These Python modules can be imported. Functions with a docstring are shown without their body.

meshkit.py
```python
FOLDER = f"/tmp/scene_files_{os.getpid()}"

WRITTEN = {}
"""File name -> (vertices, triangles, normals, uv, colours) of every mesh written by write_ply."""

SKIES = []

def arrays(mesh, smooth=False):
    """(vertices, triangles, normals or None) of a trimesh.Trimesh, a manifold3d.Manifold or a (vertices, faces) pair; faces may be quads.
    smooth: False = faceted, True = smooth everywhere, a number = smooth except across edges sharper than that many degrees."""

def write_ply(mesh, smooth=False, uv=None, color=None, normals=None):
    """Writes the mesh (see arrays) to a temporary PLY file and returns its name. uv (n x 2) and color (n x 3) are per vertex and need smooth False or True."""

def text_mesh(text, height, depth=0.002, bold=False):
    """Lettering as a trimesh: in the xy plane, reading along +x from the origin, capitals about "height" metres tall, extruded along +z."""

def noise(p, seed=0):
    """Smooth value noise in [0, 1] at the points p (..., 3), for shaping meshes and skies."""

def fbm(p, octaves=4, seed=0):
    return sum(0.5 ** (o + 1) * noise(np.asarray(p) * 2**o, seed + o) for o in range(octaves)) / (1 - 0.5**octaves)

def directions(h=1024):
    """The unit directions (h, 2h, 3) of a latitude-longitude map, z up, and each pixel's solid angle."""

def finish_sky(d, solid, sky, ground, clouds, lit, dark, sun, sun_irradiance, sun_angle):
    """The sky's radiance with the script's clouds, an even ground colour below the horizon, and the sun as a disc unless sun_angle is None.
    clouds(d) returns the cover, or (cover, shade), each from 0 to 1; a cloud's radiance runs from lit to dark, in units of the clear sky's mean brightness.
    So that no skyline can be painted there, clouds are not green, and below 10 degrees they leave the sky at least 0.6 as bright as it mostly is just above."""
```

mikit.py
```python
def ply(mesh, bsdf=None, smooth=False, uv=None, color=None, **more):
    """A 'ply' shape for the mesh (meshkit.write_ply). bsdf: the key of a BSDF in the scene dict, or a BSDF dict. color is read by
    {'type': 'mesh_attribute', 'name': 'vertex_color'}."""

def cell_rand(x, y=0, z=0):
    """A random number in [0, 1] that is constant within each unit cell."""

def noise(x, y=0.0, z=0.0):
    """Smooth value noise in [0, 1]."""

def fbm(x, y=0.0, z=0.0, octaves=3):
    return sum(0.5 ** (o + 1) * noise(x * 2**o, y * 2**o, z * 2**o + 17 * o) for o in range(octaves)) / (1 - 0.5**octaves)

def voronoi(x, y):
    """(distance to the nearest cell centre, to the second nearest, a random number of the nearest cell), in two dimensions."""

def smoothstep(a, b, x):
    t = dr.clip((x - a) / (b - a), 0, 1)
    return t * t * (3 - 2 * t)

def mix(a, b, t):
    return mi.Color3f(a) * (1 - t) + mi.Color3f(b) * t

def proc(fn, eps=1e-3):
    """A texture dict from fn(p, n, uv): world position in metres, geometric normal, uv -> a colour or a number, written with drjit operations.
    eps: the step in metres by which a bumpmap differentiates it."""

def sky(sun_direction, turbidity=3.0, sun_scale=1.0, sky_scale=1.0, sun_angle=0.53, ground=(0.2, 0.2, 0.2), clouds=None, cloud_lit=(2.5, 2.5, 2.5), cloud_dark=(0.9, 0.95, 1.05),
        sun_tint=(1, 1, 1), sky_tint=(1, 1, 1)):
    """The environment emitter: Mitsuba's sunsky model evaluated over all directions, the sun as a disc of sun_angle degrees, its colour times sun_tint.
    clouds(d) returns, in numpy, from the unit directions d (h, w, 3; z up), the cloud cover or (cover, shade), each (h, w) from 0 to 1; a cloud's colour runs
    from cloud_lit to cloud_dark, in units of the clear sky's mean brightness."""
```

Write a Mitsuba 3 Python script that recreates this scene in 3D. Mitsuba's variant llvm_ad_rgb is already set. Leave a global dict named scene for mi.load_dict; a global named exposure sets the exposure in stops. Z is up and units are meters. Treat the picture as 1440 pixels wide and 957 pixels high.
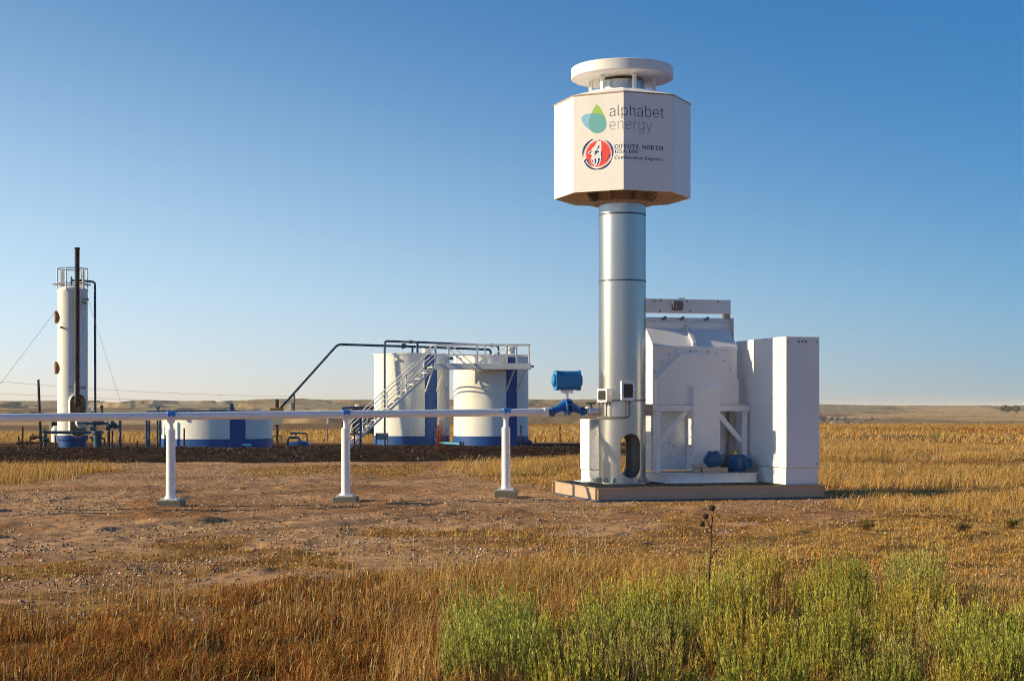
import math
import numpy as np, trimesh, drjit as dr, mitsuba as mi, mikit, meshkit, manifold3d as m3
import shapely
from shapely.geometry import Polygon, Point, LineString, box as sbox
from shapely.ops import unary_union
from shapely import affinity
from mikit import fbm, noise, smoothstep, mix, cell_rand, voronoi

T = mi.ScalarTransform4f
scene, labels = {}, {}
# ------------------------------------------------------------------ camera, sky, exposure
EYE = 1.8                      # eye height
FPX = 2200.0 / 1440            # focal length in picture widths
scene['camera'] = {'type': 'perspective', 'fov_axis': 'x', 'fov': math.degrees(2 * math.atan(0.5 / FPX)), 'near_clip': 0.1, 'far_clip': 40000.0,
                   'principal_point_offset_y': -0.0977,
                   'to_world': T().look_at(origin=[0, 0, EYE], target=[0, 10, EYE], up=[0, 0, 1])}
SUN_EL, SUN_B = math.radians(19), math.radians(-4.5)
SUN = [-math.cos(SUN_EL) * math.cos(SUN_B), math.cos(SUN_EL) * math.sin(SUN_B), math.sin(SUN_EL)]


def horizon_haze(d):
    "thin dry haze low in the sky, brighter towards the sun: cover, and cream tint near the horizon"
    el = np.degrees(np.arcsin(np.clip(d[..., 2], 0, 1)))
    flat = np.maximum(np.hypot(d[..., 0], d[..., 1]), 1e-6)
    to_sun = (d[..., 0] * SUN[0] + d[..., 1] * SUN[1]) / flat / math.hypot(SUN[0], SUN[1])
    cover = np.clip(0.66 + 0.95 * to_sun, 0.22, 0.96) * np.exp(-(el / np.clip(8.6 + 7 * to_sun, 4, 14)) ** 1.6)
    return cover, np.exp(-(el / 2.2) ** 1.2)


scene['sky'] = mikit.sky(SUN, turbidity=3.0, ground=(0.26, 0.16, 0.09), sky_tint=(0.185, 0.56, 1.0), clouds=horizon_haze, cloud_lit=(4.0, 5.2, 6.0), cloud_dark=(5.4, 4.7, 3.75), sun_scale=1.35, sun_tint=(0.88, 0.975, 1.04))
# the dry air over the prairie: one closed box of thin haze round the camera and all the ground
scene['air'] = {'type': 'homogeneous', 'albedo': {'type': 'rgb', 'value': [0.95, 0.95, 0.95]}, 'sigma_t': {'type': 'rgb', 'value': [0.00022, 0.00022, 0.00022]}}
scene['haze'] = {'type': 'cube', 'to_world': T().translate([0, 0, 0.5]).scale([9500, 9500, 12.5]), 'bsdf': {'type': 'null'}, 'interior': {'type': 'ref', 'id': 'air'}}
labels['haze'] = {'label': 'thin dry haze lying over the far prairie', 'category': 'haze', 'kind': 'stuff'}
scene['camera']['medium'] = {'type': 'ref', 'id': 'air'}
exposure = 2.15

# ------------------------------------------------------------------ helpers
RNG = np.random.default_rng(7)


def numbered(key):
    if key not in scene and key not in labels:
        return key
    k = 1
    while f'{key}_{k:03d}' in scene or f'{key}_{k:03d}' in labels:
        k += 1
    return f'{key}_{k:03d}'


def thing(name, label, cat, group=None, kind=None):
    key = numbered(name)
    labels[key] = {'label': label, 'category': cat}
    if group: labels[key]['group'] = group
    if kind: labels[key]['kind'] = kind
    return key


def put(key, mesh, bsdf, smooth=30, **more):
    scene[key] = mikit.ply(mesh, bsdf, smooth=smooth, **more)
    return key


def part(parent, name, mesh, bsdf, smooth=30, label=None, kind=None, **more):
    key = parent + '__' + name
    if key in scene:
        k = 1
        while f'{key}_{k:03d}' in scene: k += 1
        key = f'{key}_{k:03d}'
    put(key, mesh, bsdf, smooth, **more)
    if label or kind:
        labels[key] = {**({'label': label} if label else {}), **({'kind': kind} if kind else {})}
    return key


def at(px, py, d):
    "the point seen at photograph pixel (px, py) at depth d"
    return np.array([(px - 720) / 2200 * d, d, EYE - (py - 572) / 2200 * d])


def cat(*ms):
    ms = [m for x in ms for m in (x if isinstance(x, list) else [x])]
    return trimesh.util.concatenate(ms)


def bx(x0, x1, y0, y1, z0, z1, ch=0.006):
    "box with chamfered edges"
    lo, hi = np.array([min(x0, x1), min(y0, y1), min(z0, z1)], float), np.array([max(x0, x1), max(y0, y1), max(z0, z1)], float)
    ch = min(ch, 0.3 * (hi - lo).min())
    if ch <= 0.0012:
        return trimesh.creation.box(bounds=[lo, hi])
    pts = []
    for i in range(8):
        c = np.array([hi[k] if i >> k & 1 else lo[k] for k in range(3)])
        s = np.array([-1 if i >> k & 1 else 1 for k in range(3)])
        for k in range(3):
            p = c + s * ch
            p[k] = c[k]
            pts.append(p)
    return trimesh.convex.convex_hull(np.array(pts))


def rod(p0, p1, r, n=10, r1=None):
    return tube([p0, p1], r, n, r1=r1)


def tube(path, r, n=10, r1=None, caps=True):
    p = np.asarray(path, float)
    k = len(p)
    rad = np.linspace(r, r if r1 is None else r1, k)
    t = np.gradient(p, axis=0)
    t /= np.linalg.norm(t, axis=1, keepdims=True)
    ref = np.array([0, 0, 1.0]) if np.abs(t[:, 2]).max() < 0.9 else (np.array([1.0, 0, 0]) if np.abs(t[:, 0]).max() < 0.9 else np.array([0.1, 1.0, 0.05]))
    a = np.cross(t, ref); a /= np.linalg.norm(a, axis=1, keepdims=True)
    b = np.cross(t, a)
    ang = np.arange(n) * 2 * np.pi / n
    v = (p[:, None] + rad[:, None, None] * (np.cos(ang)[None, :, None] * a[:, None] + np.sin(ang)[None, :, None] * b[:, None])).reshape(-1, 3)
    i, j = np.meshgrid(np.arange(k - 1), np.arange(n), indexing='ij')
    q = np.stack([i * n + j, i * n + (j + 1) % n, (i + 1) * n + (j + 1) % n, (i + 1) * n + j], -1).reshape(-1, 4)
    f = np.vstack([q[:, [0, 2, 1]], q[:, [0, 3, 2]]])
    if caps:
        v = np.vstack([v, p[0], p[-1]])
        c0, c1 = len(v) - 2, len(v) - 1
        j = np.arange(n)
        f = np.vstack([f, np.stack([0 * j + c0, j, (j + 1) % n], 1), np.stack([0 * j + c1, (k - 1) * n + (j + 1) % n, (k - 1) * n + j], 1)])
    m = trimesh.Trimesh(v, f, process=False)
    if m.volume < 0: m.invert()
    return m


def bend(points, rad=0.12, n=5):
    "a polyline with rounded elbows"
    p = [np.asarray(x, float) for x in points]
    out = [p[0]]
    for i in range(1, len(p) - 1):
        a, b = p[i - 1] - p[i], p[i + 1] - p[i]
        r = min(rad, 0.45 * np.linalg.norm(a), 0.45 * np.linalg.norm(b))
        s, e = p[i] + a / np.linalg.norm(a) * r, p[i] + b / np.linalg.norm(b) * r
        for t in np.linspace(0, 1, n):
            out.append((1 - t) ** 2 * s + 2 * t * (1 - t) * p[i] + t * t * e)
    return np.array(out + [p[-1]])


def lathe(profile, n=48, center=(0, 0, 0)):
    m = trimesh.creation.revolve(np.asarray(profile, float), sections=n)
    m.apply_translation(center)
    if m.volume < 0: m.invert()
    return m


def prism(poly, depth, frame=None):
    "polygon extruded along z; frame: 4x4"
    polys = [g for g in getattr(poly, 'geoms', [poly]) if g.area > 1e-7]
    m = cat([trimesh.creation.extrude_polygon(g, depth, engine='earcut') for g in polys])
    if frame is not None: m.apply_transform(frame)
    return m


def frame(o, x, y):
    x, y = np.asarray(x, float), np.asarray(y, float)
    F = np.eye(4); F[:3, 0], F[:3, 1], F[:3, 2], F[:3, 3] = x, y, np.cross(x, y), o
    return F


def rotz(deg, at_=(0, 0, 0)):
    return trimesh.transformations.rotation_matrix(math.radians(deg), [0, 0, 1], at_)


# ------------------------------------------------------------------ materials
def pr(c, rough=0.5, metallic=0.0, spec=0.5, **k):
    d = {'type': 'principled', 'base_color': c if isinstance(c, dict) else {'type': 'rgb', 'value': list(c)}, 'roughness': rough, 'metallic': metallic, 'specular': spec}
    d.update(k)
    return {'type': 'twosided', 'bsdf': d}


def speck(c, amount, scale, c2=None):
    c, c2 = tuple(c), tuple(c2 or [x * 0.55 for x in c])
    return mikit.proc(lambda p, n, uv: mix(c, c2, amount * smoothstep(0.42, 0.75, fbm(p.x * scale, p.y * scale, p.z * scale, octaves=4))))


def streaky(c, c2, amount):
    "weather streaks run down the plate: narrow across, long in height"
    return mikit.proc(lambda p, n, uv: mix(c, c2, amount * (smoothstep(0.5, 0.8, fbm(p.x * 3, p.y * 3, p.z * 0.5, octaves=3)) * 0.7 + 0.5 * smoothstep(0.45, 0.8, fbm(p.x * 1.3, p.y * 1.3, p.z * 1.1 + 9, octaves=3)))))


scene['white_paint'] = pr(streaky((0.76, 0.75, 0.76), (0.62, 0.6, 0.6), 0.35), 0.42)
scene['white_tank'] = pr(streaky((0.80, 0.79, 0.76), (0.60, 0.55, 0.48), 0.45), 0.55)
scene['white_pipe'] = pr((0.82, 0.81, 0.83), 0.35)
scene['galvanised'] = pr(mikit.proc(lambda p, n, uv: mix((0.50, 0.53, 0.58), (0.66, 0.68, 0.72), voronoi(p.x * 30 + p.y * 17, p.z * 30 + p.y * 9)[2])), 0.45, 0.35)
scene['stack_metal'] = {'type': 'twosided', 'bsdf': {'type': 'roughconductor', 'distribution': 'ggx', 'alpha': 0.09,
                        'eta': {'type': 'rgb', 'value': [1.9, 1.7, 1.45]}, 'k': {'type': 'rgb', 'value': [5.6, 5.2, 4.7]},
                        'specular_reflectance': {'type': 'rgb', 'value': [0.60, 0.60, 0.60]}}}
scene['blue_tank'] = pr(streaky((0.007, 0.07, 0.29), (0.012, 0.09, 0.33), 0.5), 0.5, spec=0.3)
scene['blue_machine'] = pr((0.004, 0.165, 0.42), 0.3, clearcoat=0.3)
scene['motor_blue'] = pr((0.004, 0.075, 0.20), 0.35)
scene['blue_fitting'] = pr((0.006, 0.10, 0.38), 0.3)
scene['blue_pipe'] = pr((0.010, 0.045, 0.105), 0.45)
scene['pale_blue'] = pr((0.05, 0.27, 0.45), 0.5)
scene['sky_blue_clamp'] = pr((0.05, 0.22, 0.62), 0.4)
scene['black_part'] = pr((0.012, 0.012, 0.013), 0.4)
scene['dark_window'] = pr((0.012, 0.011, 0.010), 0.25)
scene['grey_box'] = pr((0.13, 0.13, 0.13), 0.5)
scene['grey_paint'] = pr((0.22, 0.25, 0.29), 0.5)
scene['tan_steel'] = pr(speck((0.42, 0.31, 0.23), 0.4, 3.0, (0.34, 0.245, 0.18)), 0.5)
scene['blue_grey_steel'] = pr((0.05, 0.065, 0.10), 0.45)
scene['rusty_steel'] = pr(speck((0.085, 0.04, 0.018), 0.9, 7.0, (0.17, 0.075, 0.025)), 0.8)
scene['brown_stack'] = pr(speck((0.016, 0.011, 0.009), 0.6, 5.0, (0.05, 0.026, 0.014)), 0.75)
scene['rust_patch'] = pr(speck((0.30, 0.155, 0.055), 0.9, 4.0, (0.09, 0.04, 0.018)), 0.85)
scene['timber'] = pr(speck((0.10, 0.065, 0.045), 0.8, 6.0), 0.9)
scene['concrete'] = pr(speck((0.20, 0.19, 0.14), 0.7, 14.0, (0.12, 0.115, 0.085)), 0.9)
scene['wire'] = pr((0.10, 0.09, 0.09), 0.6, 0.3)
scene['yellow_tag'] = pr((0.70, 0.58, 0.08), 0.5)
scene['motor_cage'] = pr((0.12, 0.12, 0.13), 0.4, 0.6)
scene['clear_steel'] = pr((0.62, 0.62, 0.64), 0.25, 0.8)
scene['shed_dark'] = pr((0.03, 0.022, 0.02), 0.8)
scene['shed_pale'] = pr((0.60, 0.52, 0.38), 0.7)
for nm, c in dict(print_green=(0.31, 0.52, 0.10), print_blue=(0.22, 0.50, 0.76), print_teal=(0.12, 0.38, 0.42), print_dark=(0.045, 0.045, 0.06), print_grey=(0.17, 0.17, 0.2), print_navy=(0.018, 0.025, 0.16),
                  print_red=(0.68, 0.04, 0.03), print_white=(0.72, 0.73, 0.8), print_pink=(0.72, 0.24, 0.2)).items():
    scene[nm] = pr(c, 0.45)


def leafy(trans=0.9, rough=0.6):
    return {'type': 'principledthin', 'base_color': {'type': 'mesh_attribute', 'name': 'vertex_color'}, 'roughness': rough, 'diff_trans': trans, 'spec_trans': 0.0, 'eta': 1.3}


scene['grass_blades'] = leafy(0.65)
scene['shrub_leaves'] = leafy(0.6)
scene['stone'] = pr({'type': 'mesh_attribute', 'name': 'vertex_color'}, 0.85)


# ------------------------------------------------------------------ terrain
def nz(x, y, s, seed=0, o=3):
    return meshkit.fbm(np.stack([np.asarray(x, float) / s, np.asarray(y, float) / s, np.zeros_like(np.asarray(x, float)) + 0.37], -1), o, seed)


def sst(a, b, x):
    t = np.clip((np.asarray(x, float) - a) / (b - a), 0, 1)
    return t * t * (3 - 2 * t)


def bank(x, y):
    "the soil bank in front of the tanks, its shade painted into the colour: 0..1"
    y0 = 48.6 + 0.12 * (x + 20) + (nz(x, y, 5, 3) - 0.5) * 2.2
    return sst(y0, y0 + 5.5, y) * (1 - 0.85 * sst(y0 + 6.5, y0 + 9.5, y)) * (1 - sst(1.5, 9.0, x + (nz(x, y, 3, 5) - .5) * 2)) * (1 - sst(76, 84, y))


def shade_painted_soil(x, y):  # mask of the soil that is coloured darker to stand for the bank's shade
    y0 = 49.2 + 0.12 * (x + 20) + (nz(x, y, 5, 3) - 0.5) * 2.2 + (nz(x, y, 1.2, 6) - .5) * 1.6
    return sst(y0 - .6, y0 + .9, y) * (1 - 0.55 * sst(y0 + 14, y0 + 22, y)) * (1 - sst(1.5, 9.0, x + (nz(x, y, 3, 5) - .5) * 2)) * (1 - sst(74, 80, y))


def terr(x, y):
    x, y = np.asarray(x, float), np.asarray(y, float)
    d = np.hypot(x, y)
    z = (nz(x, y, 1.7, 1) - 0.5) * 0.07 * sst(3, 8, d) * (1 - sst(80, 140, d))
    z = z + (nz(x, y, 0.35, 2, 2) - 0.5) * 0.045 * (1 - sst(25, 45, d)) * sst(3, 8, d)
    z = z + sst(0.5, 0.75, nz(x, y * 0.8, 0.55, 9)) * 0.045 * sst(3, 8, d) * (1 - sst(48, 60, d))
    q = y - 1.33 * x + 2.2 * (nz(x, y, 9, 17) - .5)
    rut = sum(np.exp(-((q - q0) / .30) ** 2) - .45 * np.exp(-((np.abs(q - q0) - .75) / .35) ** 2) for q0 in (27.2, 30.4, 38.5, 41.7))
    z = z - 0.055 * rut * (1 - sst(8, 14, np.abs(y - 31))) * (nz(x, y, 2.5, 18) + .3)
    z = z + bank(x, y) * (0.34 + 0.1 * (nz(x, y, 2.5, 4) - .5))
    z = z + (nz(x * .45, y, 5, 8) - .5) * 1.3 * sst(7.5, 12, x) * sst(30, 36, y) * (1 - sst(90, 120, y))
    flat = np.exp(-(((x - 3.6) / 3.4) ** 4 + ((y - 31.4) / 2.6) ** 4))
    z = z * (1 - flat)
    z = z - 1.3 * sst(95, 320, d)
    # low spurs with steep flanks, then the plateau that makes the skyline
    sx = x / np.maximum(d, 1)
    left = 1 - 0.75 * sst(0.10, 0.24, sx)
    f1 = nz(x + 0.3 * y, y * 0.5, 42, 11, 4)
    spur = sst(0.49, 0.515, f1) * (0.55 + 0.45 * nz(x, y, 60, 15))
    band = sst(215, 330, d + (nz(x, y, 40, 16) - .5) * 60) * (1 - sst(900, 1250, d))
    z = z + spur * band * (1.9 + 1.5 * sst(350, 700, d)) * left
    w = d + (nz(x, y, 260, 14, 4) - 0.5) * 900
    z = z + sst(850, 1000, w) * (0.7 + 0.3 * nz(x, y, 420, 12)) * 5.4 * (1 - 0.25 * sst(0.05, 0.2, sx))
    z = z + (nz(x, y, 90, 13, 3) - 0.5) * 1.4 * sst(300, 900, d) * (1 - .5 * sst(3000, 6000, d))
    z = z - 1.0 * sst(2600, 7000, d)
    return z


def tall_edge(x, y):
    "above 0 on the near side of the gravel pad's edge"
    return 18.6 + 1.33 * x + (nz(x, y, 2.2, 21) - 0.5) * 5.0 + (nz(x, y, 7, 22) - .5) * 4 - y


def grassy(x, y):
    "how much grass grows at a spot: 0 gravel .. 1 tall grass"
    e = tall_edge(x, y)
    near = np.maximum(sst(-.5, 4.0, e), sst(-8, 2, e) * sst(.46, .6, nz(x, y, .9, 28)) * .6)
    right = sst(6.4, 7.6, x + (nz(x, y, 2, 23) - .5) * 2.0 - 0.14 * np.maximum(28 - y, 0)) * sst(19, 24, y)
    midleft = sst(-10.9, -12.2, x + (nz(x, y, 2, 24) - .5) * 2.4 - (y - 42) * .05) * sst(35, 37, y) * (1 - sst(44, 46.5, y))
    behind = sst(33.5, 36, y + (nz(x, y, 3, 27) - .5) * 6 - np.maximum(0.8 * (1.0 - x), 0)) * sst(-2.5, 2.5, x) * (1 - sst(48, 53, y) * (1 - sst(2, 6, x)))
    far = sst(76, 84, y) * 0.9
    patch = sst(0.5, 0.64, nz(x, y * 0.7, 1.3, 25)) * 0.6 * sst(-13, -4, e) + sst(0.5, 0.66, nz(x, y * .6, 3.2, 26)) * .5 * sst(34, 40, y) * (1 - sst(47, 50, y))
    return np.clip(np.maximum.reduce([near, right, midleft, behind, far, patch]), 0, 1)


def ground_mesh():
    a = np.concatenate([np.arange(-180, -24, 6.0), np.linspace(-24, 24, 313), np.arange(30, 180, 6.0)])
    a = np.unique(np.round(a, 5))
    r = np.concatenate([[0.3, 1, 2, 4], np.geomspace(6, 130, 370), np.geomspace(132, 3500, 290), np.geomspace(3600, 9000, 24)])
    A, R = np.meshgrid(np.radians(a), r, indexing='ij')
    X, Y = R * np.sin(A), R * np.cos(A)
    Z = terr(X, Y)
    n, k = A.shape
    i, j = np.meshgrid(np.arange(n), np.arange(k - 1), indexing='ij')
    i2 = (i + 1) % n
    q = np.stack([i * k + j, i * k + j + 1, i2 * k + j + 1, i2 * k + j], -1).reshape(-1, 4)
    f = np.vstack([q[:, [0, 1, 2]], q[:, [0, 2, 3]]])
    v = np.stack([X, Y, Z], -1).reshape(-1, 3)
    if np.cross(v[f[1000, 1]] - v[f[1000, 0]], v[f[1000, 2]] - v[f[1000, 0]])[2] < 0: f = f[:, ::-1]
    uv = np.stack([grassy(X, Y), shade_painted_soil(X, Y)], -1).reshape(-1, 2)
    return (v, f), uv


def ground_colour(p, n, uv):
    d = dr.sqrt(p.x * p.x + p.y * p.y)
    big = fbm(p.x * 0.35, p.y * 0.35, 1.0, octaves=4)
    fine = fbm(p.x * 9, p.y * 9, 2.0, octaves=5)
    pv = voronoi(p.x * 16, p.y * 16)
    gravel = mix((0.31, 0.158, 0.075), (0.49, 0.29, 0.155), smoothstep(0.3, 0.7, big))
    gravel = gravel * (0.35 + 1.3 * fine)
    gravel = mix(gravel, mix((0.50, 0.34, 0.22), (0.16, 0.085, 0.047), pv[2]), 0.55 * smoothstep(0.45, 0.2, pv[0]) * smoothstep(0.35, 0.6, noise(p.x * 1.1, p.y * 1.1, 5.0)))
    soil = mix((0.17, 0.085, 0.03), (0.34, 0.2, 0.075), smoothstep(0.3, 0.7, fbm(p.x * 1.3, p.y * 1.3, 4.0, octaves=4)))
    soil = soil * (0.5 + fine)
    c = mix(gravel, soil, smoothstep(0.1, 0.6, uv.x + 0.3 * (fine - 0.5)))
    dark = mix((0.028, 0.017, 0.012), (0.055, 0.034, 0.024), smoothstep(0.45, 0.7, fbm(p.x * 3, p.y * 3, 6.0, octaves=4)))  # brown soil with the shade of the bank's near slope painted in
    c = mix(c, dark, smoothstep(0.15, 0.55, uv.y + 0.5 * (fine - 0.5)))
    # open prairie beyond the yard: bleached grass with patches of brown weed and of grey green sage, the same all over
    blade = 0.7 + 0.6 * fbm(p.x * .6, p.y * .25, 3.0, octaves=4)
    prairie = mix((0.44, 0.31, 0.165), (0.21, 0.135, 0.085), smoothstep(0.44, 0.62, fbm(p.x * 0.02, p.y * 0.01, 7.0, octaves=5)))
    prairie = mix(prairie, (0.26, 0.22, 0.14), smoothstep(0.5, 0.64, fbm(p.x * 0.012 + 3, p.y * 0.008, 9.0, octaves=4))) * blade
    c = mix(c, prairie, smoothstep(80, 86, p.y + 14 * (fbm(p.x * .08, p.y * .03, 2.0) - .5)))
    return c


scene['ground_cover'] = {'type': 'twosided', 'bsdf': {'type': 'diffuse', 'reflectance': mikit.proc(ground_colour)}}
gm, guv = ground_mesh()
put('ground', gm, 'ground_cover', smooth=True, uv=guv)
labels['ground'] = {'label': 'brown gravel pad, dark soil bank with its shade painted in and golden prairie running to low hills', 'category': 'ground', 'kind': 'structure'}

# ------------------------------------------------------------------ the skid unit (local frame: a along the front, c to the back)
ANG = 14.5
SK = frame([1.585, 29.55, 0], [math.cos(math.radians(ANG)), math.sin(math.radians(ANG)), 0], [-math.sin(math.radians(ANG)), math.cos(math.radians(ANG)), 0])
L, W, DECK = 4.72, 3.0, 0.27


def sk(m):
    m = m.copy(); m.apply_transform(SK); return m


def skp(a, c, z):
    return (SK @ np.array([a, c, z, 1.0]))[:3]


t = thing('skid_platform', 'low tan steel skid with black grating deck under the tall white tower', 'platform')


def channel(x0, x1, z0, z1, depth, web, fl=0.012):
    "C section along x, web at y 0 facing -y is flush; flanges stick out to -y"
    return [bx(x0, x1, depth, depth + web, z0 + fl, z1 - fl, 0), bx(x0, x1, 0, depth + web, z1 - fl, z1, 0.003)]


def rail(length):
    return cat(bx(0, length, 0.045, 0.06, 0.035, DECK - 0.014, 0), bx(0, length, 0.012, 0.06, DECK - 0.014, DECK - 0.002, 0.002))


def foot(length):
    return bx(0, length, -0.012, 0.07, -0.03, 0.033, 0.004)


def placed(m, o, deg):
    m = m.copy(); m.apply_transform(rotz(deg)); m.apply_translation(o); return sk(m)


part(t, 'front_beam', placed(rail(L), (0, 0, 0), 0), 'tan_steel')
part(t, 'side_beam', placed(rail(W), (0, W, 0), -90), 'tan_steel')
part(t, 'side_beam', placed(rail(W), (L, 0, 0), 90), 'tan_steel')
part(t, 'rear_beam', placed(rail(L), (L, W, 0), 180), 'tan_steel')
part(t, 'bottom_flange', placed(foot(L), (0, 0, 0), 0), 'blue_grey_steel')
part(t, 'bottom_flange', placed(foot(W - 0.15), (0, W - 0.072, 0), -90), 'blue_grey_steel')
part(t, 'bottom_flange', placed(foot(W - 0.15), (L, 0.072, 0), 90), 'blue_grey_steel')
g = [bx(0.07, L - 0.07, c, c + 0.006, DECK - 0.035, DECK, 0) for c in np.arange(0.08, W - 0.07, 0.045)]
g += [bx(a, a + 0.007, 0.07, W - 0.07, DECK - 0.02, DECK + 0.004, 0) for a in np.arange(0.1, L - 0.07, 0.09)]
part(t, 'grating', sk(cat(g)), 'black_part', False, kind='stuff')
part(t, 'deck_plate', sk(bx(0.07, L - 0.07, 0.07, W - 0.07, DECK - 0.06, DECK - 0.05, 0)), 'black_part', False)

# ---- exhaust stack
CX, CY = 2.22, 31.5
R0 = 0.472


def seam_rings(zs, r, h=0.014):
    return [lathe([[r - 0.004, z - h], [r + 0.006, z - h], [r + 0.006, z + h], [r - 0.004, z + h]], 72, (CX, CY, 0)) for z in zs]


t = thing('exhaust_stack', 'tall polished metal stack with an oblong cutout near its foot', 'stack')
man = m3.Manifold.cylinder(5.88 - DECK, R0, R0, 96).translate([0, 0, DECK]) - m3.Manifold.cylinder(7, R0 - 0.012, R0 - 0.012, 96)
camdir = math.degrees(math.atan2(-CY, -CX))


def slot(z0, z1, w, deg):
    cs = m3.CrossSection.circle(w / 2, 28)
    hull = m3.Manifold.batch_hull([m3.Manifold.cylinder(0.9, w / 2, w / 2, 28).translate([z0 + w / 2, 0, 0]), m3.Manifold.cylinder(0.9, w / 2, w / 2, 28).translate([z1 - w / 2, 0, 0])])
    return hull.rotate([0, -90, 0]).rotate([0, 0, deg + 180])   # long axis up, pushed out along deg


man = man - slot(0.39, 1.27, 0.42, camdir + 22) - slot(0.39, 1.27, 0.42, camdir + 22 + 176)
mm = man.to_mesh()
sm = trimesh.Trimesh(mm.vert_properties[:, :3], mm.tri_verts); sm.apply_translation([CX, CY, 0])
part(t, 'shell', sm, 'stack_metal', 25)
for r in seam_rings([1.93, 4.32, 5.65], R0): part(t, 'seam_band', r, 'blue_grey_steel')
part(t, 'base_flange', lathe([[R0 + .002, DECK + .006], [0.59, DECK + .006], [0.59, DECK + .03], [R0 + .002, DECK + .03]], 72, (CX, CY, 0)), 'stack_metal')
for k in range(16):
    a = 2 * math.pi * k / 16
    c, s = math.cos(a), math.sin(a)
    gus = prism(Polygon([(R0 + .002, 0), (0.56, 0), (0.56, 0.02), (R0 + .03, 0.085), (R0 + .002, 0.085)]), 0.01, frame([CX, CY, DECK + .032], [c, s, 0], [0, 0, 1]))
    part(t, 'gusset', gus, 'stack_metal', False)


def stack_frame(deg, z, out=R0):
    "x to the right as seen from outside, y up, z outward"
    a = math.radians(camdir + deg)
    n = np.array([math.cos(a), math.sin(a), 0])
    return frame(np.array([CX, CY, z]) + n * out, np.cross([0, 0, 1], n), [0, 0, 1])


def rrect(w, h, r):
    return sbox(-w / 2 + r, -h / 2 + r, w / 2 - r, h / 2 - r).buffer(r, quad_segs=5)


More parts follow.
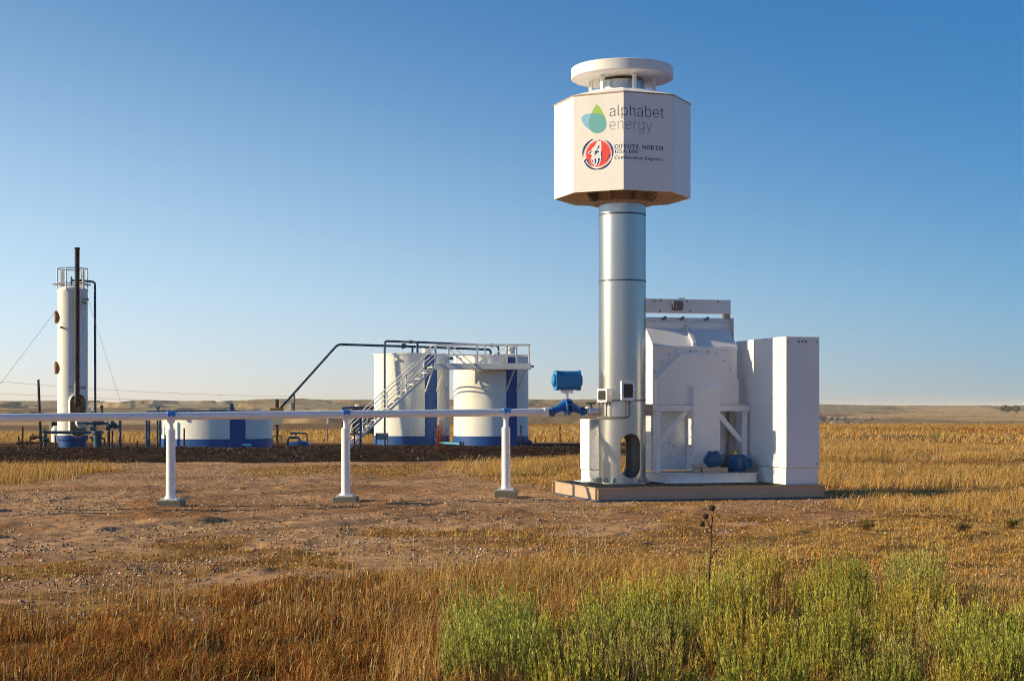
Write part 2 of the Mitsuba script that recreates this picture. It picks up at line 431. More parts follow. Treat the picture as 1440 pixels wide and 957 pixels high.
for deg, z, w, h, lab in ((-33, 2.03, 0.27, 0.27, 'smaller square box on the left'), (19, 2.12, 0.26, 0.39, 'taller box on the right')):
    F = stack_frame(deg - 8, z, R0 - 0.03)
    b = part(t, 'control_box', prism(rrect(w, h, 0.03), 0.17, F), 'white_paint', 35, label='white control box with black window, ' + lab)
    F2 = F.copy(); F2[:3, 3] += F[:3, 2] * 0.168
    part(b, 'window', prism(rrect(w * 0.72, h * 0.70, 0.025), 0.008, F2), 'dark_window')
    for dx in (-0.05, 0.05):
        q = F[:3, 3] + F[:3, 2] * 0.09 + F[:3, 0] * dx
        part(b, 'cable_gland', rod(q + [0, 0, -h / 2 - 0.05], q + [0, 0, -h / 2 + .005], 0.02), 'grey_box')
        low = 1.60 - (0.018 if dx < 0 else 0)
        aa = [stack_frame(d2, low, R0 + 0.055)[:3, 3] for d2 in np.arange(deg - 8, -86, -8)]
        part(b, 'cable', tube(bend([q + [0, 0, -h / 2 - 0.04], q + [0, 0, low - z + .02], *[np.asarray(x) for x in aa]], 0.05), 0.011, 8), 'grey_box')

# ---- octagonal generator head
t = thing('generator_head', 'white octagonal housing carrying two company logos at the top of the stack', 'generator housing')
OR, OZ0, OZ1 = 1.37, 5.985, 7.86
OA = camdir + 1.2
cor = [np.array([CX + OR * math.cos(math.radians(OA + 45 * k)), CY + OR * math.sin(math.radians(OA + 45 * k)), 0]) for k in range(8)]
for k in range(8):
    p, q = cor[k], cor[(k + 1) % 8]
    u = (q - p) / np.linalg.norm(q - p)
    ln = np.linalg.norm(q - p)
    nrm = np.array([u[1], -u[0], 0])
    th = 0.03
    mit = th * math.tan(math.radians(22.5))
    pl = prism(Polygon([(0.0015, 0), (ln - 0.0015, 0), (ln - mit - .0015, th), (mit + .0015, th)]), OZ1 - OZ0, frame([p[0], p[1], OZ0], u, -nrm))
    part(t, 'side_panel', pl, 'white_paint', False)
    lip = prism(Polygon([(-0.005, -0.012), (ln + 0.005, -0.012), (ln - mit, th), (mit, th)]), 0.025, frame([p[0], p[1], OZ1 + .002], u, -nrm))
    part(t, 'top_trim', lip, 'tan_steel', False)
oct_ = lambda r, z0, z1: prism(Polygon([(CX + r * math.cos(math.radians(OA + 45 * k)), CY + r * math.sin(math.radians(OA + 45 * k))) for k in range(8)]).difference(Point(CX, CY).buffer(R0 + 0.004, 24)), z1 - z0, frame([0, 0, z0], [1, 0, 0], [0, 1, 0]))
part(t, 'underside', oct_(OR - 0.05, OZ0 + 0.10, OZ0 + 0.13), 'tan_steel', False)
rf = []
for k in range(8):
    a0, a1 = math.radians(OA + 45 * k), math.radians(OA + 45 * k + 45)
    rr = 0.80
    P = lambda r, a, z: [CX + r * math.cos(a), CY + r * math.sin(a), z]
    v = [P(OR, a0, OZ1 + .028), P(OR, a1, OZ1 + .028), P(rr, a1, OZ1 + .2), P(rr, a0, OZ1 + .2), P(OR, a0, OZ1 + .026), P(OR, a1, OZ1 + .026)]
    part(t, 'roof_panel', (np.array(v), np.array([[0, 1, 2], [0, 2, 3]])), 'white_paint', False)
part(t, 'roof_deck', oct_(0.805, OZ1 + .195, OZ1 + .207), 'white_paint', False)
part(t, 'collar', lathe([[R0 + .004, OZ0 - .12], [R0 + .16, OZ0 - .12], [R0 + .16, OZ0 - .09], [R0 + .05, OZ0 - .085], [R0 + .05, OZ0 + .1], [R0 + .004, OZ0 + .1]], 48, (CX, CY, 0)), 'tan_steel')
for k in range(8):
    a = math.radians(OA + 22.5 + 45 * k); c, s = math.cos(a), math.sin(a)
    part(t, 'bracket', prism(Polygon([(R0 + .05, -.08), (R0 + .15, -.08), (R0 + .3, .09), (R0 + .05, .09)]), 0.02, frame([CX, CY, OZ0], [c, s, 0], [0, 0, 1])), 'tan_steel' if k % 2 else 'grey_box', False)
part(t, 'outlet_pipe', lathe([[0.43, OZ1 + .19], [0.445, OZ1 + .19], [0.445, OZ1 + .46], [0.43, OZ1 + .46], [0.43, OZ1 + .19]], 64, (CX, CY, 0)), 'stack_metal')
CZ = 8.385
cap = part(t, 'rain_cap', lathe([[0, CZ], [1.01, CZ], [1.024, CZ + .012], [1.024, CZ + .205], [1.01, CZ + .218], [0.35, CZ + .225], [0, CZ + .228]], 96, (CX, CY, 0)), 'white_paint', 40)
part(cap, 'cone', lathe([[0, CZ - .30], [0.26, CZ - .002], [0, CZ - .002]], 40, (CX, CY, 0)), 'tan_steel', 40)
for k in range(6):
    a = math.radians(camdir + 22 + 60 * k); c, s = math.cos(a), math.sin(a)
    x, y = CX + .64 * c, CY + .64 * s
    leg = bx(-.035, .035, -.035, .035, OZ1 + .2, CZ + .003, 0.004); leg.apply_transform(rotz(math.degrees(a))); leg.apply_translation([x, y, 0])
    part(t, 'cap_post', leg, 'white_paint')
for k in range(12):
    a = 2 * math.pi * k / 12
    part(t, 'bolt', rod([CX + .49 * math.cos(a), CY + .49 * math.sin(a), OZ1 + .2], [CX + .49 * math.cos(a), CY + .49 * math.sin(a), OZ1 + .25], .016, 6), 'tan_steel', False)

# lettering and emblems printed on the two faces that meet at the corner towards the viewer
fx = [(cor[0], cor[7]), (cor[0], cor[1])]
PXM = 30.15 / 2200
CORNER_PX = 878.0


def print_on_head(poly, bsdf, name, holder, lift=0.0, label=None):
    "poly in metres: x to the right of the corner along the wall as it unfolds, y = height"
    ms = []
    for side, (a, b) in ((-1, fx[0]), (1, fx[1])):
        u = (b - a) / np.linalg.norm(b - a)
        half = poly.intersection(sbox(-5, 0, 0, 20) if side < 0 else sbox(0, 0, 5, 20))
        if half.is_empty: continue
        ux = -u if side < 0 else u
        n = np.cross(ux, [0, 0, 1])
        half = unary_union([g for g in getattr(half, 'geoms', [half]) if g.geom_type == 'Polygon' and g.area > 1e-7])
        if half.is_empty: continue
        ms.append(prism(half, 0.0015, frame([a[0] + n[0] * (.0012 + lift), a[1] + n[1] * (.0012 + lift), 0], ux, [0, 0, 1])))
    return part(holder, name, cat(ms), bsdf, False, label)


KX = PXM / math.cos(math.radians(22.5))
zpx = lambda pts: [((810 + x / 8.696 - CORNER_PX) * KX, EYE + (572 - (135 + y / 8.696)) * PXM) for x, y in pts]


def blob(pts, it=3):
    p = np.array(zpx(pts))
    for _ in range(it):
        q = np.roll(p, -1, 0)
        p = np.stack([0.75 * p + .25 * q, .25 * p + .75 * q], 1).reshape(-1, 2)
    return Polygon(p).buffer(0)


def fit(poly, x0, y0, x1, y1):
    "stretch a shape to the box given in the measure of zpx"
    (X0, Y1), (X1, Y0) = zpx([(x0, y0), (x1, y1)])
    a, b, c, d = poly.bounds
    return affinity.affine_transform(poly, [(X1 - X0) / (c - a), 0, 0, (Y1 - Y0) / (d - b), X0 - a * (X1 - X0) / (c - a), Y0 - b * (Y1 - Y0) / (d - b)])


def text_poly(s, bold=False):
    m = meshkit.text_mesh(s, 0.7, 0.01, bold)
    tri = m.triangles[m.face_normals[:, 2] > .9][:, :, :2]
    return unary_union([Polygon(q).buffer(1e-5) for q in tri])


# serif capitals and small letters, drawn as thick stems, thin joins and slab serifs (unit height 1)
def serif_text(s):
    out, x = [], 0.0
    S, H = 0.23, 0.10
    ser = lambda cx, y, w=0.34: sbox(cx - w / 2, y, cx + w / 2, y + H)
    stem = lambda cx, y0, y1: sbox(cx - S / 2, y0, cx + S / 2, y1)
    line = lambda a, b, w: LineString([a, b]).buffer(w / 2, cap_style=2)

    def ring(cx, cy, rx, ry, th=S, tv=H):
        o = affinity.scale(Point(0, 0).buffer(1, 16), rx, ry); i = affinity.scale(Point(0, 0).buffer(1, 16), rx - th, ry - tv)
        return affinity.translate(o.difference(i), cx, cy)
    U = unary_union

    def glyph(c):
        xh = 0.68
        if c == 'O': return ring(.42, .5, .42, .52), .9
        if c == 'C': return U([ring(.42, .5, .42, .52).difference(sbox(.5, .32, 1, .68)), sbox(.7, .62, .78, .95)]), .86
        if c == 'Y': return U([line((.12, 1), (.45, .45), S), line((.76, 1), (.45, .45), H * 1.2), stem(.45, 0, .5), ser(.12, 1 - H), ser(.76, 1 - H, .3), ser(.45, 0, .4)]), .92
        if c == 'T': return U([stem(.4, 0, 1), sbox(0, 1 - H, .8, 1), sbox(0, .72, H, 1), sbox(.8 - H, .72, .8, 1), ser(.4, 0, .4)]), .86
        if c == 'E': return U([stem(.17, 0, 1), sbox(0, 0, .7, H), sbox(0, 1 - H, .66, 1), sbox(.2, .47, .5, .47 + H), sbox(.7 - H, 0, .7, .28), sbox(.66 - H, .74, .66, 1), sbox(.48, .36, .54, .64)]), .78
        if c == 'N': return U([sbox(.12, 0, .12 + H * 1.2, 1), sbox(.74, 0, .74 + H * 1.2, 1), line((.12, .97), (.78, .04), S), ser(.16, 0), ser(.12, 1 - H, .26), ser(.78, 1 - H)]), .98
        if c == 'R': return U([stem(.17, 0, 1), ring(.36, .75, .33, .26).intersection(sbox(.17, .4, .8, 1.02)), line((.42, .5), (.72, .04), S), sbox(.66, 0, .86, H), ser(.17, 0), sbox(0, 1 - H, .3, 1), sbox(.17, .49, .4, .49 + H)]), .9
        if c == 'H': return U([stem(.17, 0, 1), stem(.73, 0, 1), sbox(.17, .47, .73, .47 + H), ser(.17, 0), ser(.17, 1 - H), ser(.73, 0), ser(.73, 1 - H)]), .96
        if c == 'U': return U([stem(.17, .3, 1), sbox(.68, .3, .68 + H * 1.2, 1), ring(.42, .32, .345, .34).intersection(sbox(0, -.1, 1, .32)), ser(.17, 1 - H), ser(.72, 1 - H, .3)]), .92
        if c == 'S': return U([ring(.34, .74, .32, .28, .17).difference(sbox(.36, .4, 1, .72)), ring(.36, .27, .34, .29, .17).difference(sbox(-1, .3, .34, .6)), sbox(.56, .7, .63, .98), sbox(.02, .0, .09, .3)]), .76
        if c == 'A': return U([line((.1, 0), (.42, 1), H * 1.2), line((.74, 0), (.42, 1), S), sbox(.2, .28, .64, .28 + H), ser(.1, 0, .28), ser(.74, 0, .34)]), .9
        if c == 'I': return U([stem(.2, 0, 1), ser(.2, 0, .4), ser(.2, 1 - H, .4)]), .46
        if c == 'o': return ring(.3, .33, .3, .36, .16), .66
        if c == 'm': return U([stem(.14, 0, xh), stem(.5, 0, .5), stem(.86, 0, .5), ring(.32, .42, .27, .27, .16).intersection(sbox(0, .42, 1, 1)), ring(.68, .42, .27, .27, .16).intersection(sbox(0, .42, 1, 1)), ser(.14, 0, .28), ser(.5, 0, .28), ser(.86, 0, .28)]), 1.06
        if c == 'n': return U([stem(.14, 0, xh), stem(.5, 0, .5), ring(.32, .42, .27, .27, .16).intersection(sbox(0, .42, 1, 1)), ser(.14, 0, .28), ser(.5, 0, .28), ser(.08, xh - H, .16)]), .7
        if c == 'u': return U([stem(.14, .2, xh), stem(.5, 0, xh), ring(.32, .26, .27, .28, .16).intersection(sbox(0, -1, 1, .26)), sbox(.5, 0, .66, H), ser(.08, xh - H, .2), ser(.44, xh - H, .2)]), .7
        if c == 'b': return U([stem(.14, 0, 1.02), ring(.34, .33, .3, .36, .16), ser(.08, 1.02 - H, .2)]), .7
        if c == 'p': return U([stem(.14, -.32, xh), ring(.34, .33, .3, .36, .16), ser(.14, -.32, .32), ser(.08, xh - H, .2)]), .7
        if c == 's': return U([ring(.25, .5, .22, .19, .12, .06).difference(sbox(.26, .3, 1, .5)), ring(.26, .19, .24, .2, .12, .06).difference(sbox(-1, .2, .25, .4))]), .54
        if c == 't': return U([stem(.17, .08, .9), sbox(0, xh - H, .4, xh), sbox(.12, 0, .38, H)]), .46
        if c == 'i': return U([stem(.14, 0, xh), ser(.14, 0, .3), ser(.08, xh - H, .18), Point(.14, .9).buffer(.11)]), .36
        if c == 'x': return U([line((.08, xh), (.5, 0), S * .95), line((.5, xh), (.08, 0), H), ser(.08, 0, .24), ser(.5, 0, .28), ser(.08, xh - H, .28), ser(.5, xh - H, .24)]), .62
        if c == 'e': return U([ring(.29, .33, .29, .36, .16).difference(sbox(.3, .16, 1, .32)), sbox(.1, .32, .54, .32 + H)]), .64
        if c == 'r': return U([stem(.14, 0, xh), ser(.14, 0, .3), ser(.08, xh - H, .18), Point(.4, .56).buffer(.1), sbox(.2, .58, .42, .66)]), .52
        return None, .4
    for c in s:
        g, adv = glyph(c)
        if g is not None: out.append(affinity.translate(g, x, 0))
        x += adv + .07
    return unary_union(out).buffer(0.004)


lg = t
drop = blob([(262, 72), (300, 110), (340, 180), (372, 260), (390, 320), (372, 395), (325, 430), (270, 437), (215, 425), (175, 385), (160, 310), (172, 240), (200, 175), (235, 105)], 2)
leaf = blob([(70, 240), (90, 200), (140, 183), (235, 180), (320, 203), (370, 245), (392, 310), (370, 392), (320, 430), (268, 437), (200, 405), (130, 345), (90, 290)], 2)
print_on_head(drop.difference(leaf), 'print_green', 'drop_emblem', lg, label='green tip of the drop logo')
print_on_head(max(getattr(leaf.difference(drop), 'geoms', [leaf.difference(drop)]), key=lambda g: g.area), 'print_blue', 'drop_emblem', lg, label='light blue lobe of the drop logo')
print_on_head(drop.intersection(leaf), 'print_teal', 'drop_emblem', lg, label='teal overlap of the drop logo')
w1 = text_poly('alphabet')
print_on_head(fit(w1.buffer(-0.012), 420, 105, 1088, 278), 'print_dark', 'lettering', lg, label='dark grey word alphabet')
w2 = text_poly('energy')
print_on_head(fit(w2.buffer(-0.02), 420, 302, 942, 448), 'print_grey', 'lettering', lg, label='thin grey word energy')
for word, b in (('COYOTE NORTH', (478, 585, 1080, 643)), ('USA INC', (483, 653, 776, 699)), ('Combustion Experts', (478, 727, 1072, 783))):
    print_on_head(fit(serif_text(word), *b), 'print_navy', 'lettering', lg, label='navy words ' + word)
disc = blob([(282 + 158 * math.cos(a), 684 + 166 * math.sin(a)) for a in np.linspace(0, 2 * math.pi, 28)[:-1]], 1)
wolf = blob([(272, 516), (308, 520), (322, 575), (316, 640), (332, 700), (326, 760), (300, 800), (286, 838), (262, 812), (240, 842), (222, 806), (196, 790), (186, 742), (206, 705), (198, 690), (158, 672), (152, 655), (196, 640), (206, 610), (236, 590), (258, 556)], 2)
pale = disc.difference(disc.buffer(-0.022))
print_on_head(disc.buffer(-0.022).difference(wolf), 'print_red', 'wolf_emblem', lg, label='red disc of the wolf logo')
print_on_head(pale.difference(wolf), 'print_pink', 'wolf_emblem', lg, label='paler rim of the red disc')
print_on_head(wolf, 'print_white', 'wolf_emblem', lg, label='white howling wolf head')
strokes = [[(274, 520), (292, 512), (308, 524), (290, 534)], [(160, 664), (190, 652), (214, 640), (196, 662), (186, 678)], [(236, 655), (262, 640), (300, 662), (276, 672), (252, 690), (232, 715), (240, 680)],
           [(292, 570), (300, 600), (282, 625), (250, 640), (274, 610)], [(232, 735), (262, 752), (252, 800), (238, 822), (240, 770)], [(272, 740), (306, 742), (296, 786), (280, 832), (262, 808), (284, 780)], [(196, 740), (214, 762), (230, 800), (206, 780)], [(318, 640), (334, 700), (328, 765), (308, 800), (320, 740), (312, 690)]]
for s_ in strokes: print_on_head(blob(s_, 1).intersection(disc), 'print_navy', 'wolf_emblem', lg, 0.0016)


def arc(a0, a1, r, w0, w1, n=26):
    "a crescent stroke round the disc, degrees clockwise from the right"
    aa = np.radians(np.linspace(a0, a1, n)); ww = w0 + (w1 - w0) * np.sin(np.linspace(0, math.pi, n))
    o = [(280 + (r - 8 + w / 2) * math.cos(a), 688 + (r + w / 2) * math.sin(a)) for a, w in zip(aa, ww)]
    i = [(280 + (r - 8 - w / 2) * math.cos(a), 688 + (r - w / 2) * math.sin(a)) for a, w in zip(aa, ww)]
    return Polygon(zpx(o + i[::-1])).buffer(0)


ring_ = [arc(-62, 22, 186, 4, 26), arc(172, 252, 196, 4, 28), arc(20, 100, 186, 6, 26), arc(92, 160, 190, 6, 24), Polygon(zpx([(205, 530), (190, 500), (228, 508), (200, 515)])), Polygon(zpx([(128, 735), (104, 770), (132, 810), (122, 775), (150, 740)])),
         Polygon(zpx([(442, 700), (410, 712), (408, 742), (366, 800), (392, 780), (420, 742)])), Polygon(zpx([(150, 745), (175, 800), (210, 838), (168, 812), (140, 770)]))]
for s_ in ring_: print_on_head(s_.difference(wolf), 'print_navy', 'wolf_emblem', lg, 0.0016)

# ---- small cabinet left of the stack
t = thing('small_cabinet', 'narrow white cabinet with grey shaded side left of the metal stack', 'cabinet')
part(t, 'body', sk(bx(0.545, 1.15, 2.15, 2.78, 0.52, 1.56, 0.012)), 'galvanised')
part(t, 'side_door', sk(bx(0.533, 0.543, 2.165, 2.765, 0.53, 1.545, 0.003)), 'white_paint')
part(t, 'plinth', sk(bx(0.56, 1.13, 2.17, 2.76, 0.285, 0.515, 0.006)), 'galvanised')
part(t, 'plinth_panel', sk(bx(0.548, 0.558, 2.175, 2.755, 0.285, 0.512, 0.003)), 'white_paint')
part(t, 'base_plate', sk(bx(0.40, 1.2, 2.1, 2.82, DECK + .006, 0.283, 0.003)), 'white_paint')

# ---- tall cabinet at the right end
t = thing('tall_cabinet', 'tall plain white cabinet at the right end of the skid', 'cabinet')
A0, A1, C0, C1, CT = 3.94, 4.66, 0.15, 2.64, 3.185
part(t, 'body', sk(bx(A0, A1, C0, C1, 0.60, CT, 0.008)), 'white_paint', False)
part(t, 'front_door', sk(bx(A0 + .006, A1 - .006, C0 - .022, C0 - .001, 0.61, CT - .01, 0.005)), 'white_paint', False)
part(t, 'plinth', sk(bx(A0 + .012, A1 - .02, C0 + .008, C1 - .02, DECK + .006, 0.597, 0.006)), 'white_paint', False)
v = []
for i, a in enumerate((4.21, 4.285, 4.36)):
    for s in (-1, 1):
        m = bx(-.03, .03, -.004, .004, -.008, .008, 0); m.apply_transform(trimesh.transformations.rotation_matrix(s * .8, [0, 1, 0])); m.apply_translation([a, C0 - .024, CT - .10]); v.append(m)
    part(t, 'vent_cross', sk(cat(v[-2:])), 'grey_box', False)
for a in (A0 + .06, A1 - .06):
    for z in (CT - .11, 0.68):
        part(t, 'screw', sk(rod([a, C0 - .03, z], [a, C0 - .018, z], .013, 8)), 'grey_box', False)
part(t, 'side_seam', sk(bx(A0 - .003, A0 - .0005, C0 + .3, C1 - .02, 1.795, 1.803, 0)), 'galvanised', False)
part(t, 'side_seam', sk(bx(A0 - .003, A0 - .0005, C0 + .01, C1 - .02, 0.604, 0.612, 0)), 'grey_box', False)

# ---- heat exchanger housing on its frame
t = thing('heat_exchanger', 'bulky white sheet metal housing on a braced frame between stack and tall cabinet', 'heat exchanger')
HA0, HA1, HC0, HC1 = 1.87, 3.70, 2.02, 2.9


def ex_a(pts, a0, a1, **k):
    "profile in (c, z) swept along a"
    F = frame([a0, 0, 0], [0, 1, 0], [0, 0, 1])
    return sk(prism(Polygon(pts), a1 - a0, F))


part(t, 'upper_body', ex_a([(HC0, 1.84), (HC0, 3.04), (2.47, 3.40), (HC1, 3.40), (HC1, 1.84)], HA0, HA1), 'white_paint', False)
part(t, 'lower_body', ex_a([(2.22, 0.50), (2.22, 1.835), (HC1, 1.835), (HC1, 0.50)], HA0 + .02, HA1 + .08), 'galvanised', False)
# the two sheets of the sloping roof, with the rib between
nrm = np.array([0, -0.36, 0.45]) / math.hypot(.36, .45)
for a0, a1 in ((HA0 - .006, 2.72), (2.80, HA1 + .006)):
    part(t, 'roof_sheet', ex_a([(HC0 - .02, 3.03), (HC0 - .02, 3.045), (2.46, 3.428), (2.46, 3.405), (HC0 - .005, 3.035)], a0, a1), 'white_paint', False)
part(t, 'roof_rib', ex_a([(HC0 - .02, 3.03), (HC0 - .02, 3.05), (2.0, 3.13), (2.46, 3.50), (2.46, 3.405)], 2.725, 2.795), 'white_paint', False)
part(t, 'eave_fold', sk(bx(HA0 - .004, HA1 + .004, HC0 - .03, HC0 - .003, 2.985, 3.03, 0.004)), 'white_paint')
# front panel with clipped corners
F = frame([0, HC0 - .003, 0], [1, 0, 0], [0, 0, 1])
part(t, 'front_panel', sk(prism(Polygon([(HA0 + .03, 1.86), (HA1 - .01, 1.86), (HA1 - .01, 2.36), (3.17, 2.89), (2.43, 2.89), (HA0 + .03, 2.36)]), 0.11, F)), 'white_paint', False)
for (x, z) in ((1.90, 2.52), (2.05, 2.72), (2.2, 2.87), (2.35, 2.94), (2.67, 2.945), (2.8, 2.945), (3.05, 2.945), (3.24, 2.9), (3.4, 2.76), (3.55, 2.6)):
    part(t, 'bolt', sk(rod([x, HC0 - .02, z], [x, HC0 + .005, z], .014, 8)), 'grey_box', False)
# frame
FB = 1.86
part(t, 'frame_beam', sk(bx(1.80, 3.93, HC0 - .16, HC0 - .045, 1.71, 1.835, 0.006)), 'white_paint')
part(t, 'frame_beam', sk(bx(1.62, 1.798, HC0 - .15, HC0 - .05, 1.62, 1.86, 0.006)), 'tan_steel')
part(t, 'frame_leg', sk(bx(1.86, 1.97, HC0 - .155, HC0 - .05, 0.47, 1.705, 0.006)), 'white_paint')
part(t, 'frame_leg', sk(bx(3.76, 3.87, HC0 - .155, HC0 - .05, 0.47, 1.705, 0.006)), 'white_paint')
part(t, 'frame_leg', sk(bx(3.56, 3.66, 2.08, 2.17, 0.47, 1.83, 0.006)), 'tan_steel')


def brace(a0, z0, a1, z1, c=HC0 - .105, w=0.05):
    ln = math.hypot(a1 - a0, z1 - z0)
    m = bx(0, ln, -w * .8, w * .8, -w, w, 0.005)
    m.apply_transform(trimesh.transformations.rotation_matrix(-math.atan2(z1 - z0, a1 - a0), [0, 1, 0])); m.apply_translation([a0, c, z0])
    return sk(m)


part(t, 'brace', brace(1.975, 1.10, 2.53, 1.70), 'white_paint')
part(t, 'brace', brace(3.755, 1.08, 3.20, 1.70), 'white_paint')
# centre duct
part(t, 'centre_duct', ex_a([(1.80, 0.50), (1.80, 2.23), (2.0, 2.23), (2.2, 1.7), (2.2, 0.50)], 2.66, 3.24), 'white_paint', False)
part(t, 'duct_fold', sk(bx(2.945, 2.955, 1.793, 1.80, 0.52, 2.21, 0)), 'white_paint', False)
for z in np.arange(0.62, 1.75, 0.19): part(t, 'bolt', sk(rod([2.64, 1.95, z], [2.665, 1.95, z], .013, 6)), 'grey_box', False)
for (x, z) in ((2.28, 1.06), (2.38, 1.0)): part(t, 'bolt', sk(rod([x, 2.205, z], [x, 2.225, z], .016, 8)), 'black_part', False)
# base channel
zb0, zb1 = DECK + .006, DECK + .20
for key, m in (('base_channel', bx(1.93, 3.80, 1.24, 1.255, zb0 + .012, zb1 - .012, 0)), ('base_channel', bx(1.90, 1.915, 1.24, 2.78, zb0 + .012, zb1 - .012, 0))):
    part(t, key, sk(m), 'white_paint', False)
part(t, 'channel_flange', sk(cat(bx(1.917, 3.84, 1.2, 1.30, zb1 - .011, zb1, .002), bx(1.917, 3.84, 1.2, 1.30, zb0, zb0 + .011, .002))), 'white_paint', False)
part(t, 'channel_flange', sk(cat(bx(1.85, 1.916, 1.2, 2.8, zb1 - .011, zb1 - .0005, .002), bx(1.85, 1.916, 1.2, 2.8, zb0 + .0005, zb0 + .011, .002))), 'white_paint', False)
part(t, 'base_pan', sk(bx(1.92, 3.78, 1.31, 2.8, zb1 - .04, zb1 - .014, 0)), 'galvanised', False)
# upper plates, hooks, top beam
part(t, 'upper_plate', sk(bx(HA0 - .02, 3.73, 2.475, 2.49, 3.401, 3.64, 0)), 'white_paint', False)
part(t, 'side_plate', sk(bx(3.735, 3.75, 2.30, 2.95, 2.2, 3.66, 0)), 'galvanised', False)
part(t, 'upper_strip', sk(bx(HA0 - .02, 3.72, 2.462, 2.474, 3.55, 3.66, 0)), 'galvanised', False)
part(t, 'top_beam', sk(bx(1.55, 3.74, 2.44, 2.60, 3.75, 4.045, 0.006)), 'white_paint')
part(t, 'beam_leg', sk(bx(3.60, 3.735, 2.46, 2.58, 3.645, 3.748, 0.003)), 'tan_steel')
part(t, 'beam_leg', sk(bx(1.60, 1.75, 2.46, 2.58, 3.645, 3.748, 0.003)), 'tan_steel')
for a in (2.27, 2.66, 3.21):
    h = cat(sk(bx(a - .06, a, 2.39, 2.458, 3.60, 3.64, .004)), sk(bx(a - .025, a + .03, 2.40, 2.455, 3.62, 3.68, .004)))
    part(t, 'latch', h, 'grey_box')
jb = part(t, 'junction_box', sk(prism(rrect(.21, .19, .03), .1, frame([2.53, 2.437, 3.90], [1, 0, 0], [0, 0, 1]))), 'grey_box', 35, label='grey junction box on the top beam')
part(jb, 'cover', sk(prism(rrect(.15, .15, .02), .02, frame([2.55, 2.338, 3.89], [1, 0, 0], [0, 0, 1]))), 'grey_box', 35)
part(t, 'lifting_lug', sk(bx(2.60, 2.74, 2.5, 2.55, 4.047, 4.075, .004)), 'clear_steel')
for a, z in ((2.05, 4.0), (2.18, 4.0), (2.76, 4.0), (3.45, 4.0), (2.17, 3.79), (2.83, 3.79)): part(t, 'bolt', sk(rod([a, 2.425, z], [a, 2.445, z], .016, 8)), 'black_part', False)

# ---- blower motors
t = thing('blower_motor', 'small blue motor with two knobs on top in front of the centre duct', 'motor')
b = []
mc = np.array([2.985, 1.52, 0.73])
prof = [[0, -.2], [.06, -.2], [.065, -.15], [.12, -.145], [.135, -.12], [.135, .1], [.12, .13], [.075, .15], [.07, .21], [0, .21]]
m = lathe(prof, 32); m.apply_transform(trimesh.transformations.rotation_matrix(math.pi / 2 - .15, [0, 1, 0])); m.apply_translation(mc)
part(t, 'body', sk(m), 'motor_blue', 40)
for dx in (-.075, .06): part(t, 'terminal_knob', sk(lathe([[0, .1], [.055, .1], [.06, .17], [.045, .19], [0, .19]], 20, (mc[0] + dx, mc[1], mc[2] - .01))), 'motor_blue', 40)
for k in range(12):
    a = 2 * math.pi * k / 12
    r = bx(-.1, .09, -.004, .004, .13, .145, 0); r.apply_transform(trimesh.transformations.rotation_matrix(a, [1, 0, 0])); r.apply_translation(mc)
    part(t, 'cooling_fin', sk(r), 'motor_blue', False)
t = thing('motor_rail', 'pale tan steel rail carrying the small blue motor', 'rail')
part(t, 'beam', sk(bx(2.71, 3.27, 1.44, 1.60, 0.475, 0.575, .006)), 'tan_steel')
part(t, 'end_block', sk(bx(2.55, 2.68, 1.44, 1.6, 0.475, 0.56, .006)), 'tan_steel')
part(t, 'end_cap', sk(bx(2.53, 2.74, 1.45, 1.59, 0.577, 0.64, .012)), 'tan_steel')
t = thing('blower_motor', 'larger blue motor with a round end cover and yellow tag near the tall cabinet', 'motor')
mc = np.array([3.52, 1.60, 0.655])
F = trimesh.transformations.rotation_matrix(math.radians(58), [0, 0, 1])


def along(prof, n=32):
    m = lathe(prof, n); m.apply_transform(trimesh.transformations.rotation_matrix(math.pi / 2, [1, 0, 0])); m.apply_transform(rotz(32)); m.apply_translation(mc); return sk(m)


part(t, 'body', along([[0, -.14], [.15, -.14], [.175, -.1], [.185, .0], [.175, .16], [.12, .2], [.12, .3], [0, .3]]), 'motor_blue', 40)
part(t, 'end_cover', along([[0, .29], [.115, .29], [.115, .315], [.1, .325], [.03, .325], [.03, .335], [0, .335]]), 'motor_blue', 40)
part(t, 'fan_cage', along([[0, -.3], [.15, -.3], [.17, -.27], [.17, -.145], [0, -.145]]), 'motor_cage', 40)
part(t, 'terminal_box', sk(bx(3.68, 3.76, 1.50, 1.62, .60, .76, .01)), 'motor_blue')
part(t, 'foot', sk(bx(3.36, 3.68, 1.46, 1.74, .475, .5, .003)), 'motor_blue')
part(t, 'tag', sk(prism(Polygon([(-.05, 0), (.04, 0), (.02, .12)]), .004, frame([3.47, 1.55, .835], [1, 0, 0], [0, 0, 1]))), 'yellow_tag', False)
part(t, 'lifting_eye', sk(bx(3.49, 3.53, 1.56, 1.60, .835, .93, .01)), 'black_part')

# ------------------------------------------------------------------ pipeline, supports, valve
SUP = [np.array([-9.24, 27.12]), np.array([-6.20, 28.42]), np.array([-3.16, 29.72]), np.array([-0.12, 31.02])]
dirp = (SUP[3] - SUP[0]) / np.linalg.norm(SUP[3] - SUP[0])


def on_pipe(s):
    "point of the pipe's axis s metres along from the second support"
    q = SUP[1] + dirp * s
    return np.array([q[0], q[1], 1.635 + 0.0085 * s])


